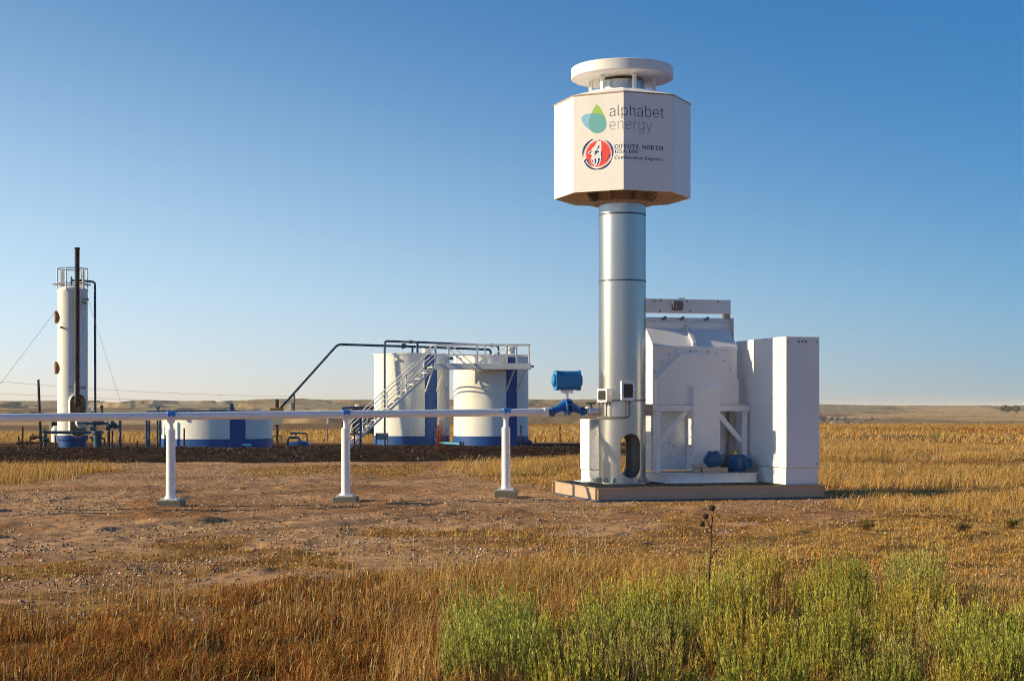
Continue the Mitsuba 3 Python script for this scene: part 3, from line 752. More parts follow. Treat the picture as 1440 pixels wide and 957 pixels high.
s_end = 7.50
t = thing('pipeline', 'long white pipe running level from the left edge to the blue valve', 'pipe')
part(t, 'tube', rod(on_pipe(-9), on_pipe(s_end), 0.073, 28), 'white_pipe', 40)
part(t, 'end_ring', rod(on_pipe(s_end - .07), on_pipe(s_end + .01), 0.088, 28), 'white_pipe', 40)
d3 = (on_pipe(1) - on_pipe(0)); d3 /= np.linalg.norm(d3)
side = np.cross(d3, [0, 0, 1]); side /= np.linalg.norm(side); upv = np.cross(side, d3)
SUPLAB = ['white pipe support post outside the left edge of the picture', 'first white pipe support post from the left', 'white pipe support post between the low tank and the stairs', 'white pipe support post before the right hand tall tank']
for i, s in enumerate((np.dot(SUP[k] - SUP[1], dirp) for k in range(4))):
    pc = on_pipe(s)
    gz = float(terr(pc[0], pc[1]))
    t = thing('pipe_support', SUPLAB[i], 'pipe support', 'supports under the white pipe')
    c = (pc[0], pc[1], 0)
    top = pc[2] - .075
    part(t, 'base_block', (lambda m: (m.apply_transform(rotz(-2)), m.apply_translation([pc[0], pc[1], 0]), m)[2])(bx(-.23, .23, -.2, .2, gz - .06, gz + .105, .012)), 'concrete')
    part(t, 'base_plate', (lambda m: (m.apply_transform(rotz(-2)), m.apply_translation([pc[0], pc[1], 0]), m)[2])(bx(-.155, .155, -.14, .14, gz + .106, gz + .13, .004)), 'white_pipe')
    for sx in (-1, 1):
        for sy in (-1, 1):
            part(t, 'anchor_bolt', rod([pc[0] + sx * .125, pc[1] + sy * .11, gz + .125], [pc[0] + sx * .125, pc[1] + sy * .11, gz + .165], .014, 6), 'clear_steel', False)
    part(t, 'post', lathe([[0, gz + .13], [.10, gz + .131], [.085, gz + .2], [.083, 1.38], [.078, 1.4], [0, 1.4]], 28, c), 'white_pipe', 40)
    part(t, 'neck', lathe([[0, 1.39], [.058, 1.39], [.05, 1.44], [.046, top - .06], [.07, top - .012], [.07, top + .012], [0, top + .012]], 24, c), 'white_pipe', 40)
    cl = lathe([[.0745, -.065], [.092, -.065], [.092, .065], [.0745, .065], [.0745, -.065]], 28)
    cl.apply_transform(frame(pc, side, upv) @ trimesh.transformations.rotation_matrix(0, [0, 0, 1]))
    F = np.eye(4); F[:3, 0], F[:3, 1], F[:3, 2], F[:3, 3] = side, np.cross(d3, side), d3, pc
    cl = lathe([[.0745, -.065], [.09, -.065], [.09, .065], [.0745, .065], [.0745, -.065]], 28); 
    mcl = m3.Manifold(m3.Mesh(np.asarray(trimesh.creation.annulus(.0745, .09, .13, sections=32).vertices, np.float32), np.asarray(trimesh.creation.annulus(.0745, .09, .13, sections=32).faces, np.uint32)))
    mcl = mcl - m3.Manifold.cube([.4, .4, .4], True).translate([0, -.2 - .01, 0]) if np.cross(d3, side)[2] > 0 else mcl - m3.Manifold.cube([.4, .4, .4], True).translate([0, .2 + .01, 0])
    q = mcl.to_mesh(); cl = trimesh.Trimesh(q.vert_properties[:, :3], q.tri_verts); cl.apply_transform(F)
    part(t, 'clamp', cl, 'sky_blue_clamp', 35, label='blue pipe clamp')
    part(t, 'clamp_bolt', rod(pc - side * .095 + [0, 0, .0], pc - side * .095 + [0, 0, .03] if False else pc + [0, 0, 0] - d3 * 0 + side * .095 + [0, 0, .02], .016, 8) if False else rod(pc + (-side if side[1] > 0 else side) * .088, pc + (-side if side[1] > 0 else side) * .108, .014, 8), 'clear_steel')

# valve between the pipeline and the stack
t = thing('control_valve', 'bright blue angled valve with barrel actuator between white pipe and stack', 'valve')
e = on_pipe(s_end)
stk = np.array([CX, CY, e[2] + .0])
S = lambda a, z=0.0: on_pipe(s_end + a * 0.9) + np.array([0, 0, z])
flange = lambda p, q, r, n=24: rod(p, q, r, n)
part(t, 'inlet_collar', rod(S(.01), S(.10), .062, 24), 'grey_box', 40)
part(t, 'inlet_flange', cat(flange(S(.10), S(.125), .10), flange(S(.135), S(.16), .10)), 'blue_fitting', 40)
part(t, 'inlet_arm', rod(S(.15, .0), S(.46, .13), .062, 24, r1=.10), 'blue_fitting', 40)
part(t, 'seat_flange', cat(flange(S(.43, .10), S(.465, .10), .165), ), 'blue_fitting', 40)
part(t, 'valve_disc', flange(S(.467, .10), S(.535, .10), .12), 'black_part', 40)
part(t, 'seat_flange', cat(flange(S(.537, .10), S(.572, .10), .165), ), 'blue_fitting', 40)
part(t, 'outlet_arm', rod(S(.545, .13), S(.86, .0), .10, 24, r1=.062), 'blue_fitting', 40)
part(t, 'outlet_flange', cat(flange(S(.85), S(.875), .10), flange(S(.885), S(.91), .10)), 'blue_fitting', 40)
part(t, 'outlet_collar', rod(S(.91), S(1.02), .062, 24), 'grey_box', 40)
for k in range(6):
    a = k * math.pi / 3 + .3
    o = np.cos(a) * side + np.sin(a) * upv
    part(t, 'bolt', rod(S(.415, .10) + o * .145, S(.59, .10) + o * .145, .012, 6), 'clear_steel', False)
part(t, 'stem', rod(S(.50, .24), S(.50, .42), .036, 16), 'clear_steel', 40)
part(t, 'yoke', cat(trimesh.creation.box(bounds=[[-.12, -.05, -.025], [.12, .05, .03]]), trimesh.creation.box(bounds=[[-.12, -.05, -.06], [-.07, .05, -.03]]), trimesh.creation.box(bounds=[[.07, -.05, -.06], [.12, .05, -.03]])).apply_transform(frame(S(.50, .43), d3, -side if side[1] < 0 else side)), 'clear_steel', False)
ac = S(.50, .63)
xv = np.array([d3[0], d3[1], 0]) / np.hypot(d3[0], d3[1])
xv = np.array([math.cos(math.radians(10)), math.sin(math.radians(10)), 0])
F = np.eye(4); F[:3, 0] = np.cross([0, 0, 1], xv); F[:3, 1] = [0, 0, 1]; F[:3, 2] = np.cross(F[:3, 0], F[:3, 1]); F[:3, 3] = ac
barrel = prism(rrect(.34, .385, .10), .42, F @ trimesh.transformations.translation_matrix([0, 0, -.21]))
part(t, 'actuator_body', barrel, 'blue_machine', 35)
for s_ in (-1, 1):
    pl = prism(rrect(.36, .405, .06), .04, F @ trimesh.transformations.translation_matrix([0, 0, s_ * .231 - .02]))
    part(t, 'end_plate', pl, 'blue_machine', 35)
    cp = lathe([[0, 0], [.125, 0], [.125, .035], [.105, .05], [0, .055]], 32)
    cp.apply_transform(F @ trimesh.transformations.translation_matrix([0, 0, s_ * .252]) @ trimesh.transformations.rotation_matrix(0 if s_ > 0 else math.pi, [1, 0, 0]))
    part(t, 'end_cap', cp, 'blue_machine', 40)
t = thing('inlet_pipe', 'short grey flanged pipe joining the blue valve to the stack', 'pipe')
part(t, 'tube', rod(S(1.02), S(1.02) + (np.array([CX, CY, S(1.02)[2]]) - S(1.02)) * .62, .078, 24), 'galvanised', 40)
part(t, 'flange', rod(S(1.0), S(1.045), .105, 24), 'white_pipe', 40)
part(t, 'instrument', cat(rod(S(1.09, .07), S(1.09, .15), .035, 12), bx(-.1, .1, -.04, .04, 0, .05).apply_translation(S(1.09, .145))), 'grey_box', 40)

# ------------------------------------------------------------------ the tank yard
YD = 72.0


def tank(label, c, R, z0, z1, band, stripe, seams):
    t = thing('storage_tank', label, 'storage tank', 'white and blue storage tanks')
    o = (c[0], c[1], 0)
    cd = math.degrees(math.atan2(-c[1], -c[0]))
    part(t, 'shell', lathe([[0, z0], [R, z0], [R, z1], [R - .02, z1 + .015], [0, z1 + .09]], 96, o), 'white_tank', 30)
    part(t, 'rim', lathe([[R + .002, z1 - .05], [R + .035, z1 - .05], [R + .035, z1 + .005], [R + .002, z1 + .005], [R + .002, z1 - .05]], 96, o), 'white_tank', 30)
    part(t, 'blue_band', lathe([[R - .01, z0 + .01], [R + .005, z0 + .01], [R + .005, band], [R - .01, band]], 96, o), 'blue_tank', 30)

    def arcwall(a0, a1, zz0, zz1, off):
        aa = np.radians(cd + np.linspace(a0, a1, 12))
        v = [[c[0] + (R + off) * math.cos(a), c[1] + (R + off) * math.sin(a), z] for a in aa for z in (zz0, zz1)] + [[c[0] + (R - .01) * math.cos(a), c[1] + (R - .01) * math.sin(a), z] for a in aa for z in (zz0, zz1)]
        n = len(aa)
        f = []
        for i in range(n - 1):
            f += [[2 * i, 2 * i + 2, 2 * i + 3, 2 * i + 1]]
        for i0 in (0, 2 * n - 2): f += [[i0, i0 + 1, i0 + 2 * n + 1, i0 + 2 * n]]
        for i in range(n - 1):
            f += [[2 * i + 1, 2 * i + 3, 2 * n + 2 * i + 3, 2 * n + 2 * i + 1]]
        return np.array(v), np.array(f)
    part(t, 'blue_stripe', arcwall(stripe[0], stripe[1], band - .002, z1 - .06, .008), 'blue_tank', 30)
    for z in seams:
        part(t, 'weld_seam', lathe([[R + .0, z - .012], [R + .007, z - .008], [R + .007, z + .008], [R + .0, z + .012]], 96, o), 'white_tank', 30)
    for k in range(14):
        a0 = -92 + k * 13.5 + 3 * math.sin(k * 7)
        za, zb = (seams[-1], z1 - .06) if k % 2 else (band, seams[0])
        if stripe[0] - 2 < a0 < stripe[1] + 2: continue
        part(t, 'weld_seam', arcwall(a0, a0 + .25, za, zb, .006), 'white_tank', 30)
    return t, cd


YD1 = 73.8
T1 = np.array([(579 - 720) / 2200 * YD1, YD1]); R1 = 1.775
T2 = np.array([(690.5 - 720) / 2200 * 72.0, 72.0]); R2 = 1.715
g1, g2 = float(terr(*T1)), float(terr(*T2))
t1, cd1 = tank('tall white tank with blue stripe nearer the stairs, left of the tall pair', T1, R1, 0.0, 4.27, 0.46, (20, 41), [0.82, 2.75])
t2, cd2 = tank('tall white tank with blue stripe, right of the tall pair', T2, R2, 0.02, 4.10, 0.48, (23.5, 43), [0.86, 2.7])
T3 = np.array([(305.5 - 720) / 2200 * 66.3, 66.3]); R3 = 2.33
t3, cd3 = tank('low wide white and blue tank behind the first pipe support', T3, R3, 0.0, 1.56, 0.48, (12.5, 29.5), [0.9])


def cyl_at(t_, name, c, R, cd, deg, z, r, l, bsdf):
    a = math.radians(cd + deg); n = np.array([math.cos(a), math.sin(a), 0])
    p = np.array([c[0], c[1], z]) + n * (R - .03)
    part(t_, name, rod(p, p + n * (l + .03), r, 16), bsdf, 40)


cyl_at(t1, 'nozzle', T1, R1, cd1, -23, 4.0, .07, .1, 'white_tank')
cyl_at(t1, 'drain_valve', T1, R1, cd1, 38, .3, .04, .12, 'white_tank')
part(t1, 'roof_hatch', lathe([[0, 4.3], [.2, 4.3], [.2, 4.5], [.23, 4.52], [.23, 4.58], [0, 4.6]], 20, (T1[0] + .75, T1[1] - 1.0, 0)), 'white_tank', 35)
part(t2, 'roof_hatch', lathe([[0, 4.2], [.2, 4.2], [.2, 4.42], [.24, 4.44], [.24, 4.5], [0, 4.52]], 20, (T2[0] + .9, T2[1] - 1.0, 0)), 'white_tank', 35)
part(t2, 'outlet_valve', cat(rod(at(728, 622, 70.9), at(748, 622, 70.9), .09, 12), rod(at(744, 618, 70.9), at(744, 627, 70.9), .05, 10)), 'blue_pipe', 40)
cyl_at(t3, 'outlet', T3, R3, cd3, 27, .22, .05, .15, 'pale_blue')
part(t3, 'outlet_pipe', rod(at(341, 626, 63.7), at(353, 626, 63.7), .05, 12), 'pale_blue', 40)
part(t3, 'roof_hatch', lathe([[0, 1.6], [.14, 1.6], [.14, 1.78], [.09, 1.82], [.09, 1.95], [0, 1.95]], 16, (T3[0] + .9, T3[1] - 1.7, 0)), 'blue_pipe', 35)
part(t3, 'top_header', tube(bend([at(226, 578.5, 64.0), at(383, 578.5, 64.6)]), .055, 10), 'blue_pipe', 40)

# blue pipe rack at the left of the low tank
t = thing('pipe_rack', 'row of upright blue pipes at the left of the low tank', 'pipes')
for px, d in ((206, 64.2), (209.5, 65.5), (221.5, 64.6), (225.5, 66)):
    b = at(px, 600, d); b[2] = -.05
    part(t, 'riser', rod(b, [b[0], b[1], 1.6], .05, 10), 'blue_pipe', 40)
part(t, 'header', rod(at(205, 579.5, 64.4), at(227, 578.5, 64.4), .06, 10), 'blue_pipe', 40)
part(t, 'valve', cat(rod(at(222, 572, 64.4), at(222, 579, 64.4), .05, 10), rod(at(219, 573, 64.4), at(225, 573, 64.4), .035, 8)), 'blue_pipe', 40)

# tank-top piping
t = thing('overhead_pipe', 'blue pipe rising beside the left tall tank and bridging both tank tops', 'pipe')
p0 = at(541, 630, 69.8)
path = bend([[p0[0], 69.8, -.05], at(541, 479.5, 69.8), at(600, 481.5, 71.5), at(701, 486, 73.0), at(701, 499.5, 73.0)], .15)
part(t, 'tube', tube(path, .05, 12), 'blue_pipe', 40)
part(t, 'drop', rod(at(587, 481, 71.1), at(587, 496, 71.1), .055, 10), 'blue_pipe', 40)
part(t, 'coupling', rod(at(576, 480.4, 70.75), at(579, 480.5, 70.85), .08, 10), 'blue_pipe', 40)
part(t, 'coupling', rod(at(690, 485.3, 72.8), at(693, 485.5, 72.9), .085, 10), 'blue_pipe', 40)
t = thing('overhead_pipe', 'blue pipe slanting up from the burner to the tall tank tops', 'pipe')
part(t, 'tube', tube(bend([at(387, 582, 71.5), at(475, 484, 71.9), at(580, 487.2, 72.2), at(690, 491.5, 73.4), at(690, 500, 73.4)], .18), .055, 12), 'blue_pipe', 40)
part(t, 'drop', rod(at(580, 487, 72.2), at(580, 497, 72.2), .05, 10), 'blue_pipe', 40)
part(t, 'valve', cat(rod(at(565, 486.6, 72.15), at(573, 486.8, 72.15), .14, 12, r1=.05), rod(at(569, 482.5, 72.15), at(569, 488, 72.15), .05, 8)), 'blue_pipe', 40)
t = thing('link_pipe', 'short blue pipe with valve joining the two tall tanks near their rims', 'pipe')
part(t, 'tube', rod(at(630, 503.5, 72.6), at(682, 504.5, 72.6), .07, 12), 'blue_pipe', 40)
part(t, 'valve', rod(at(658, 504, 72.6), at(666, 504, 72.6), .12, 12), 'blue_pipe', 40)
t = thing('drain_pipe', 'pale blue pipe low on the ground between the tall tanks', 'pipe')
part(t, 'tube', rod(at(612, 622, 72.3), at(649, 624, 70.9), .06, 12), 'pale_blue', 40)
part(t, 'valve', cat(rod(at(624, 619, 71.85), at(624, 626, 71.85), .05, 8), rod(at(647, 620, 70.8), at(647, 628, 70.8), .045, 8)), 'blue_pipe', 40)

# walkway and stairs
t = thing('walkway', 'white steel walkway with railings in front of the two tall tanks', 'walkway')
wd0, wd1 = 69.35, 70.25
wx0, wx1 = at(611, 0, 69.8)[0], at(747, 0, 69.8)[0]
zd = 3.70
part(t, 'deck', bx(wx0, wx1, wd0 + .05, wd1, zd - .05, zd, .004), 'galvanised', False)
part(t, 'fascia', bx(wx0, wx1, wd0, wd0 + .045, zd - .23, zd + .03, .004), 'white_tank', False)
part(t, 'fascia', bx(wx0, wx1, wd1 + .003, wd1 + .04, zd - .23, zd + .03, .004), 'white_tank', False)
ztop = zd + .86
for px in (612, 631, 671, 682, 713, 726.5, 744):
    x = at(px, 0, 69.35)[0]
    for y in (wd0 + .02, wd1 + .02):
        if y > 70 and px in (631, 682, 726.5): continue
        part(t, 'post', bx(x - .035, x + .035, y - .02, y + .02, zd - .2, ztop - .03, .004), 'white_tank')
for y in (wd0 + .02, wd1 + .02):
    part(t, 'top_rail', bx(wx0 + .1, wx1 - .06, y - .028, y + .028, ztop - .03, ztop + .03, .006), 'white_tank')
    part(t, 'mid_rail', bx(wx0 + .1, wx1 - .06, y - .015, y + .015, zd + .40, zd + .43, .004), 'white_tank')
part(t, 'end_rail', bx(wx1 - .09, wx1 - .04, wd0 + .05, wd1 - .01, ztop - .02, ztop + .025, .005), 'white_tank')
for (pa, za, pb, zb, y) in ((634, ztop, 670.5, zd - .18, wd0 - .01), (624, ztop, 652, zd + .1, wd1 + .05), (714, ztop - .03, 692, zd + .36, wd0 - .01), (724, ztop - .03, 702, zd + .35, wd1 + .05)):
    part(t, 'brace', rod([at(pa, 0, 69.4)[0], y, za], [at(pb, 0, 69.4)[0], y, zb], .024, 8), 'white_tank', 40)
for (pa, pb, yb) in ((609, 598, 72.1), (625, 613.5, 72.4), (724, 712, 70.45), (739, 726, 70.75)):
    part(t, 'bracket', rod([at(pa, 0, 69.6)[0], wd0 + .1, zd - .22], [at(pb, 0, yb)[0], yb, 2.5], .032, 8), 'white_tank', 40)
part(t, 'stub_pipe', rod([wx1 - .1, wd0 + .2, zd - .1], [wx1 + .12, wd0 + .2, zd - .1], .05, 10), 'white_tank', 40)

t = thing('stairs', 'white open metal staircase climbing from the ground to the walkway', 'stairs')
top = np.array([at(612, 0, 69.8)[0], 69.8, zd]); bot = np.array([at(488, 0, 68.4)[0], 68.4, 0.06])
run = top - bot; hd = np.array([run[0], run[1], 0]); hl = np.linalg.norm(hd); hd /= hl
sd = np.array([-hd[1], hd[0], 0])
for s_ in (-.40, .40):
    pts = [bot + sd * s_, top + sd * s_]
    F = frame(bot + sd * (s_ - .015), hd, [0, 0, 1])
    part(t, 'stringer', prism(Polygon([(0, -.10), (0, .03), (hl, run[2] + .03), (hl, run[2] - .11)]), .03, frame(bot + sd * (s_ + .015), hd, [0, 0, 1])), 'white_tank', False)
    part(t, 'handrail', tube(bend([bot + sd * s_ + [0, 0, .15], bot + sd * s_ + hd * .1 + [0, 0, .95], top + sd * s_ + [0, 0, .86]], .1), .028, 8), 'white_tank', 40)
    part(t, 'mid_rail', rod(bot + sd * s_ + hd * .1 + [0, 0, .52], top + sd * s_ + [0, 0, .44], .02, 8), 'white_tank', 40)
    for q in (.2, .42, .64, .84):
        b = bot + run * q + sd * s_
        part(t, 'baluster', rod(b, b + [0, 0, .88], .024, 8), 'white_tank', 40)
NS = 14
for k in range(NS):
    b = bot + run * (k + .5) / NS
    tr = bx(-.13, .13, -.38, .38, -.018, .018, .003)
    tr.apply_transform(frame(b, hd, sd))
    part(t, 'tread', tr, 'white_tank', False)

# burner with flue, low cage
t = thing('line_burner', 'weathered rusty box on a post with a short flue beside the low tank', 'burner')
b = at(389.5, 600, 71.5)
part(t, 'post', rod([b[0], 71.5, -.1], [b[0], 71.5, 1.0], .075, 14), 'timber', 40)
part(t, 'box', bx(b[0] - .26, b[0] + .25, 71.25, 71.75, .98, 1.74, .02), 'shed_pale')
part(t, 'lid', bx(b[0] - .28, b[0] + .27, 71.23, 71.77, 1.48, 1.76, .02), 'rust_patch')
part(t, 'flue', rod([b[0], 71.5, 1.74], [b[0], 71.5, 2.16], .085, 16), 'brown_stack', 40)
t = thing('guard_cage', 'low brown pipe guard frame at the foot of the rusty burner', 'guard frame')
for px in (383.5, 396):
    q = at(px, 0, 70.9); part(t, 'post', rod([q[0], 70.9, -.1], [q[0], 70.9, .5], .022, 8), 'rusty_steel', 40)
part(t, 'rail', rod(at(383, 612.5, 70.9), at(396.5, 612.5, 70.9), .022, 8), 'rusty_steel', 40)
part(t, 'rail', rod(at(383, 624.5, 70.9), at(398.5, 624.5, 70.9), .022, 8), 'rusty_steel', 40)

# pump set
t = thing('pump', 'blue cone shaped pump with white end lying on the ground', 'pump')
m = lathe([[0, 0], [.17, 0], [.25, .25], [.14, .95], [0, .97]], 24); m.apply_transform(trimesh.transformations.rotation_matrix(-math.pi / 2, [0, 1, 0])); m.apply_translation(at(433, 626.5, 71.3))
part(t, 'casing', m, 'blue_tank', 40)
part(t, 'end', rod(at(411, 627, 71.3), at(418, 627, 71.3), .13, 16), 'white_tank', 40)
part(t, 'flange', rod(at(433, 626.8, 71.3), at(436.5, 626.8, 71.3), .15, 16), 'pale_blue', 40)
t = thing('pipe_loop', 'square dark blue pipe loop standing left of the pump', 'pipe')
part(t, 'tube', tube(bend([at(405, 632, 71.0), at(405, 615, 71.0), at(421, 615, 71.0), at(421, 626, 71.0)], .1), .055, 10), 'blue_pipe', 40)
t = thing('pipe_loop', 'taller thin blue pipe loop standing over the pump', 'pipe')
part(t, 'tube', tube(bend([at(416, 617, 71.9), at(416, 608.8, 71.9), at(431.5, 608.8, 71.9), at(431.5, 624, 71.9)], .08), .035, 10), 'blue_pipe', 40)
part(t, 'stub', rod(at(408, 608.8, 71.9), at(416, 608.8, 71.9), .05, 10), 'blue_pipe', 40)

# frame by the stairs and the stand
t = thing('guard_railing', 'blue upright posts joined by a cross rail beside the stair foot', 'railing')
q = at(507, 0, 66.5); part(t, 'post', rod([q[0], 66.5, -.1], at(507, 573, 66.5), .055, 10), 'blue_tank', 40)
q = at(483, 0, 67.5); part(t, 'post', rod([q[0], 67.5, -.1], at(483, 573, 67.5), .05, 10), 'blue_pipe', 40)
part(t, 'rail', rod(at(482.3, 573.3, 67.5), at(507.5, 573.3, 66.5), .05, 10), 'blue_pipe', 40)
part(t, 'rail', rod(at(483, 610, 67.5), at(507, 610, 66.5), .03, 10), 'blue_pipe', 40)
for px in (490.5, 498.5):
    p, q = at(px, 603, 67.1), at(px, 632, 67.1); part(t, 'bar', rod(p, q, .022, 8), 'rusty_steel', 40)
t = thing('notice_stand', 'grey panel on dark legs in front of the left tall tank', 'stand')
a, b = at(528, 608.5, 68.2), at(546, 618, 68.2)
part(t, 'panel', bx(a[0], b[0], 68.17, 68.22, b[2], a[2], .006), 'grey_paint')
for px in (529, 545.2):
    q = at(px, 0, 68.15); part(t, 'leg', rod([q[0], 68.15, -.1], [q[0], 68.15, a[2]], .028, 8), 'blue_pipe', 40)
part(t, 'cross_bar', rod(at(529, 629.5, 68.15), at(545, 629.5, 68.15), .022, 8), 'rusty_steel', 40)
part(t, 'inner_leg', rod(at(541.5, 618, 68.2), at(541.5, 630, 68.2), .028, 8), 'blue_pipe', 40)
t = thing('equipment_shed', 'dark boxy shed with one pale end behind the stair foot', 'shed')
D = 92.0
a, b = at(487, 571, D), at(527, 606, D)
part(t, 'body', bx(a[0] + .35, b[0], D, D + 2.2, b[2] - .3, a[2] - .15, .02), 'shed_dark', False)
part(t, 'roof', bx(a[0] + .2, b[0] + .1, D - .15, D + 2.4, a[2] - .148, a[2] - .02, .02), 'shed_dark', False)
a2, b2 = at(484, 589, D), at(494.5, 604, D)
part(t, 'end_panel', bx(a2[0], b2[0], D - .4, D - .05, b2[2], a2[2], .01), 'shed_pale', False)
part(t, 'roof_vent', rod(at(506, 571, D), at(506, 568.5, D), .3, 14), 'shed_pale', 40)

# ---- treater vessel with its flue
VD = 66.0
V = np.array([(102 - 720) / 2200 * VD, VD]); RV = 0.625
t = thing('treater_vessel', 'tall narrow white vessel with rust marks near the left edge', 'vessel')
o = (V[0], V[1], 0)
ztv = at(0, 409, VD)[2]
dome = [[RV * math.cos(a), ztv + .22 * math.sin(a)] for a in np.linspace(0, math.pi / 2, 8)]
part(t, 'shell', lathe([[0, .42], [RV, .42], *dome], 64, o), 'white_tank', 35)
part(t, 'skirt', lathe([[0, -.1], [RV - .06, -.1], [RV - .06, .38], [RV + .004, .42], [RV + .004, .6], [0, .6]], 64, o), 'blue_tank', 35)
cdv = math.degrees(math.atan2(-V[1], -V[0]))


def vfr(deg, z, out):
    a = math.radians(cdv + deg); n = np.array([math.cos(a), math.sin(a), 0])
    return frame(np.array([V[0], V[1], z]) + n * out, np.cross([0, 0, 1], n), [0, 0, 1])


mw = affinity.scale(Point(0, 0).buffer(1, 24), .33, .33).union(sbox(-.33, -.56, .33, .56)).union(affinity.translate(affinity.scale(Point(0, 0).buffer(1, 24), .33, .33), 0, .56)).union(affinity.translate(affinity.scale(Point(0, 0).buffer(1, 24), .33, .33), 0, -.56))
part(t, 'burner_plate', prism(mw, .28, vfr(20, 1.45, RV - .22)), 'rust_patch', 35, label='rust brown oblong burner plate')
part(t, 'burner_rim', prism(mw.buffer(.035).difference(mw.buffer(-.01)), .2, vfr(20, 1.45, RV - .14)), 'white_tank', 35)
part(t, 'arrestor', lathe([[0, 0], [.27, 0], [.27, .28], [.2, .33], [0, .35]], 32).apply_transform(vfr(27, 1.16, RV)), 'white_tank', 35, label='round white flame arrestor')
part(t, 'rust_stain', prism(affinity.scale(Point(0, 0).buffer(1, 16), .32, .14), .012, vfr(24, .74, RV * .955)), 'rust_patch', False)
for z in (at(0, 446, VD)[2], at(0, 517, VD)[2]):
    c, s = math.cos(math.radians(cdv - 84)), math.sin(math.radians(cdv - 84))
    part(t, 'manway', rod([V[0] + c * (RV - .05), V[1] + s * (RV - .05), z], [V[0] + c * (RV + .1), V[1] + s * (RV + .1), z], .26, 24), 'rust_patch', 40)
for px, py in ((86, 460), (98, 543.5), (116, 544.5), (120, 420), (117, 425)):
    p = at(px, py, VD - RV); part(t, 'fitting', rod(p + [0, -.03, 0], p + [0, .4, 0], .045, 10), 'grey_box', 40)
# railing cage at the top
for z in (at(0, 378, VD)[2], at(0, 399, VD)[2]):
    ring = [[V[0] + .62 * math.cos(a), V[1] + .62 * math.sin(a), z] for a in np.linspace(0, 2 * math.pi, 30)]
    part(t, 'cage_ring', tube(ring, .022, 6), 'grey_paint', 40)
for k, a in enumerate(np.radians([200, 262, 330, 28, 90, 150])):
    x, y = V[0] + .62 * math.cos(a), V[1] + .62 * math.sin(a)
    part(t, 'cage_post', rod([x, y, ztv - .05], [x, y, at(0, 377.5, VD)[2]], .03, 8), 'white_tank', 40)
for px in (88.5, 117):
    p, q = at(px, 381, VD), at(px - 1.5, 409, VD)
    part(t, 'cage_plate', bx(p[0] - .1, p[0] + .06, VD - .02, VD + .02, q[2], p[2], .005), 'white_tank')
for px in (82, 120):
    p = at(px, 400, VD); part(t, 'platform_lip', bx(p[0] - .16, p[0] + .16, VD - .3, VD + .3, p[2] - .03, p[2] + .03, .006), 'white_tank')
p = at(100.5, 389, VD); part(t, 'vent_pipe', cat(rod([p[0], VD, ztv], p, .04, 8), rod(p + [-.03, 0, -.15], p + [.3, 0, -.17], .04, 8)), 'blue_pipe', 40)
t = thing('flue_stack', 'tall thin dark brown flue rising in front of the white vessel', 'flue')
FD = VD - RV - .28
b, u = at(108.5, 562, FD), at(108, 348.5, FD)
part(t, 'tube', rod([b[0], FD, b[2]], [b[0], FD, u[2]], .10, 20), 'brown_stack', 40)
part(t, 'elbow', tube(bend([[b[0], FD, b[2] + .01], [b[0], FD, b[2] - .15], [b[0], FD + .25, b[2] - .15]], .14), .12, 16), 'brown_stack', 40)
part(t, 'rim', rod([b[0], FD, u[2] - .06], [b[0], FD, u[2] + .01], .115, 20), 'brown_stack', 40)
part(t, 'side_rod', rod(at(106, 538, FD - .05), at(106, 557, FD - .05), .035, 8), 'shed_pale', 40)
t = thing('downcomer_pipe', 'thin blue grey pipe dropping beside the right of the white vessel', 'pipe')
part(t, 'tube', tube(bend([at(110, 394, VD), at(133.5, 396.5, VD), at(134, 585, VD), at(134, 600, VD)], .12), .048, 10), 'blue_pipe', 40)
p = at(134, 600, VD)
part(t, 'foot', rod(p, [p[0], VD, -.1], .05, 10), 'blue_pipe', 40)

t = thing('manifold_piping', 'cluster of blue valves and pipes at the right foot of the white vessel', 'pipe manifold')
D = 64.8
Z = lambda px, z: [at(px, 0, D)[0], D, z]
part(t, 'drum', lathe([[0, -.1], [.17, -.1], [.17, .68], [.24, .7], [.24, .82], [0, .83]], 20, (at(137, 0, D)[0], D, 0)), 'blue_pipe', 35)
for pts, r in (([at(63, 628, D), at(63, 607.5, D), at(140, 607.5, D)], .06), ([at(120, 595, D), at(154, 595, D)], .05), ([at(126, 615, D), at(137, 615, D)], .05), ([at(137, 616, D), at(147, 616, D), at(147, 634, D)], .04), ([at(150, 596, D), at(169, 600, D)], .05), ([at(153, 600, D), at(153, 634, D)], .055),
               ([at(169, 590, D), at(169, 634, D)], .055), ([at(130, 581, D), at(130, 597, D)], .05), ([at(143, 570, D), at(143, 597, D)], .05), ([at(127, 581, D), at(146, 581, D)], .05), ([at(109, 595, D), at(131, 594, D)], .035), ([at(158, 605, D), at(158, 628, D)], .03)):
    part(t, 'pipe', tube(bend(pts, .1), r, 10), 'blue_pipe', 40)
for px, py, r in ((137, 594, .12), (131, 602, .1), (143, 594, .09), (156, 597, .15), (153, 601, .08), (133, 617, .11), (163, 600, .08), (65, 618, .11), (63, 607, .08), (143, 571.5, .06), (130, 577, .055), (152, 603, .07)):
    p = at(px, py, D)
    part(t, 'valve', cat(rod(p + [-r, 0, 0], p + [r, 0, 0], r * .9, 12), rod(p + [0, 0, -r * .3], p + [0, 0, r * 1.7], r * .35, 8), rod(p + [-r * .8, 0, r * 1.7], p + [r * .8, 0, r * 1.7], r * .2, 6)), 'blue_pipe' if px != 130 else 'white_tank', 40)
for px, w, z in ((166, .17, .58),):
    pass
p = at(160, 590, D)
part(t, 'regulator', lathe([[0, -.1], [.13, -.1], [.2, 0], [.12, .05], [.06, .2], [.06, .3], [0, .3]], 18, tuple(at(157, 597, D - .1))), 'blue_pipe', 35)
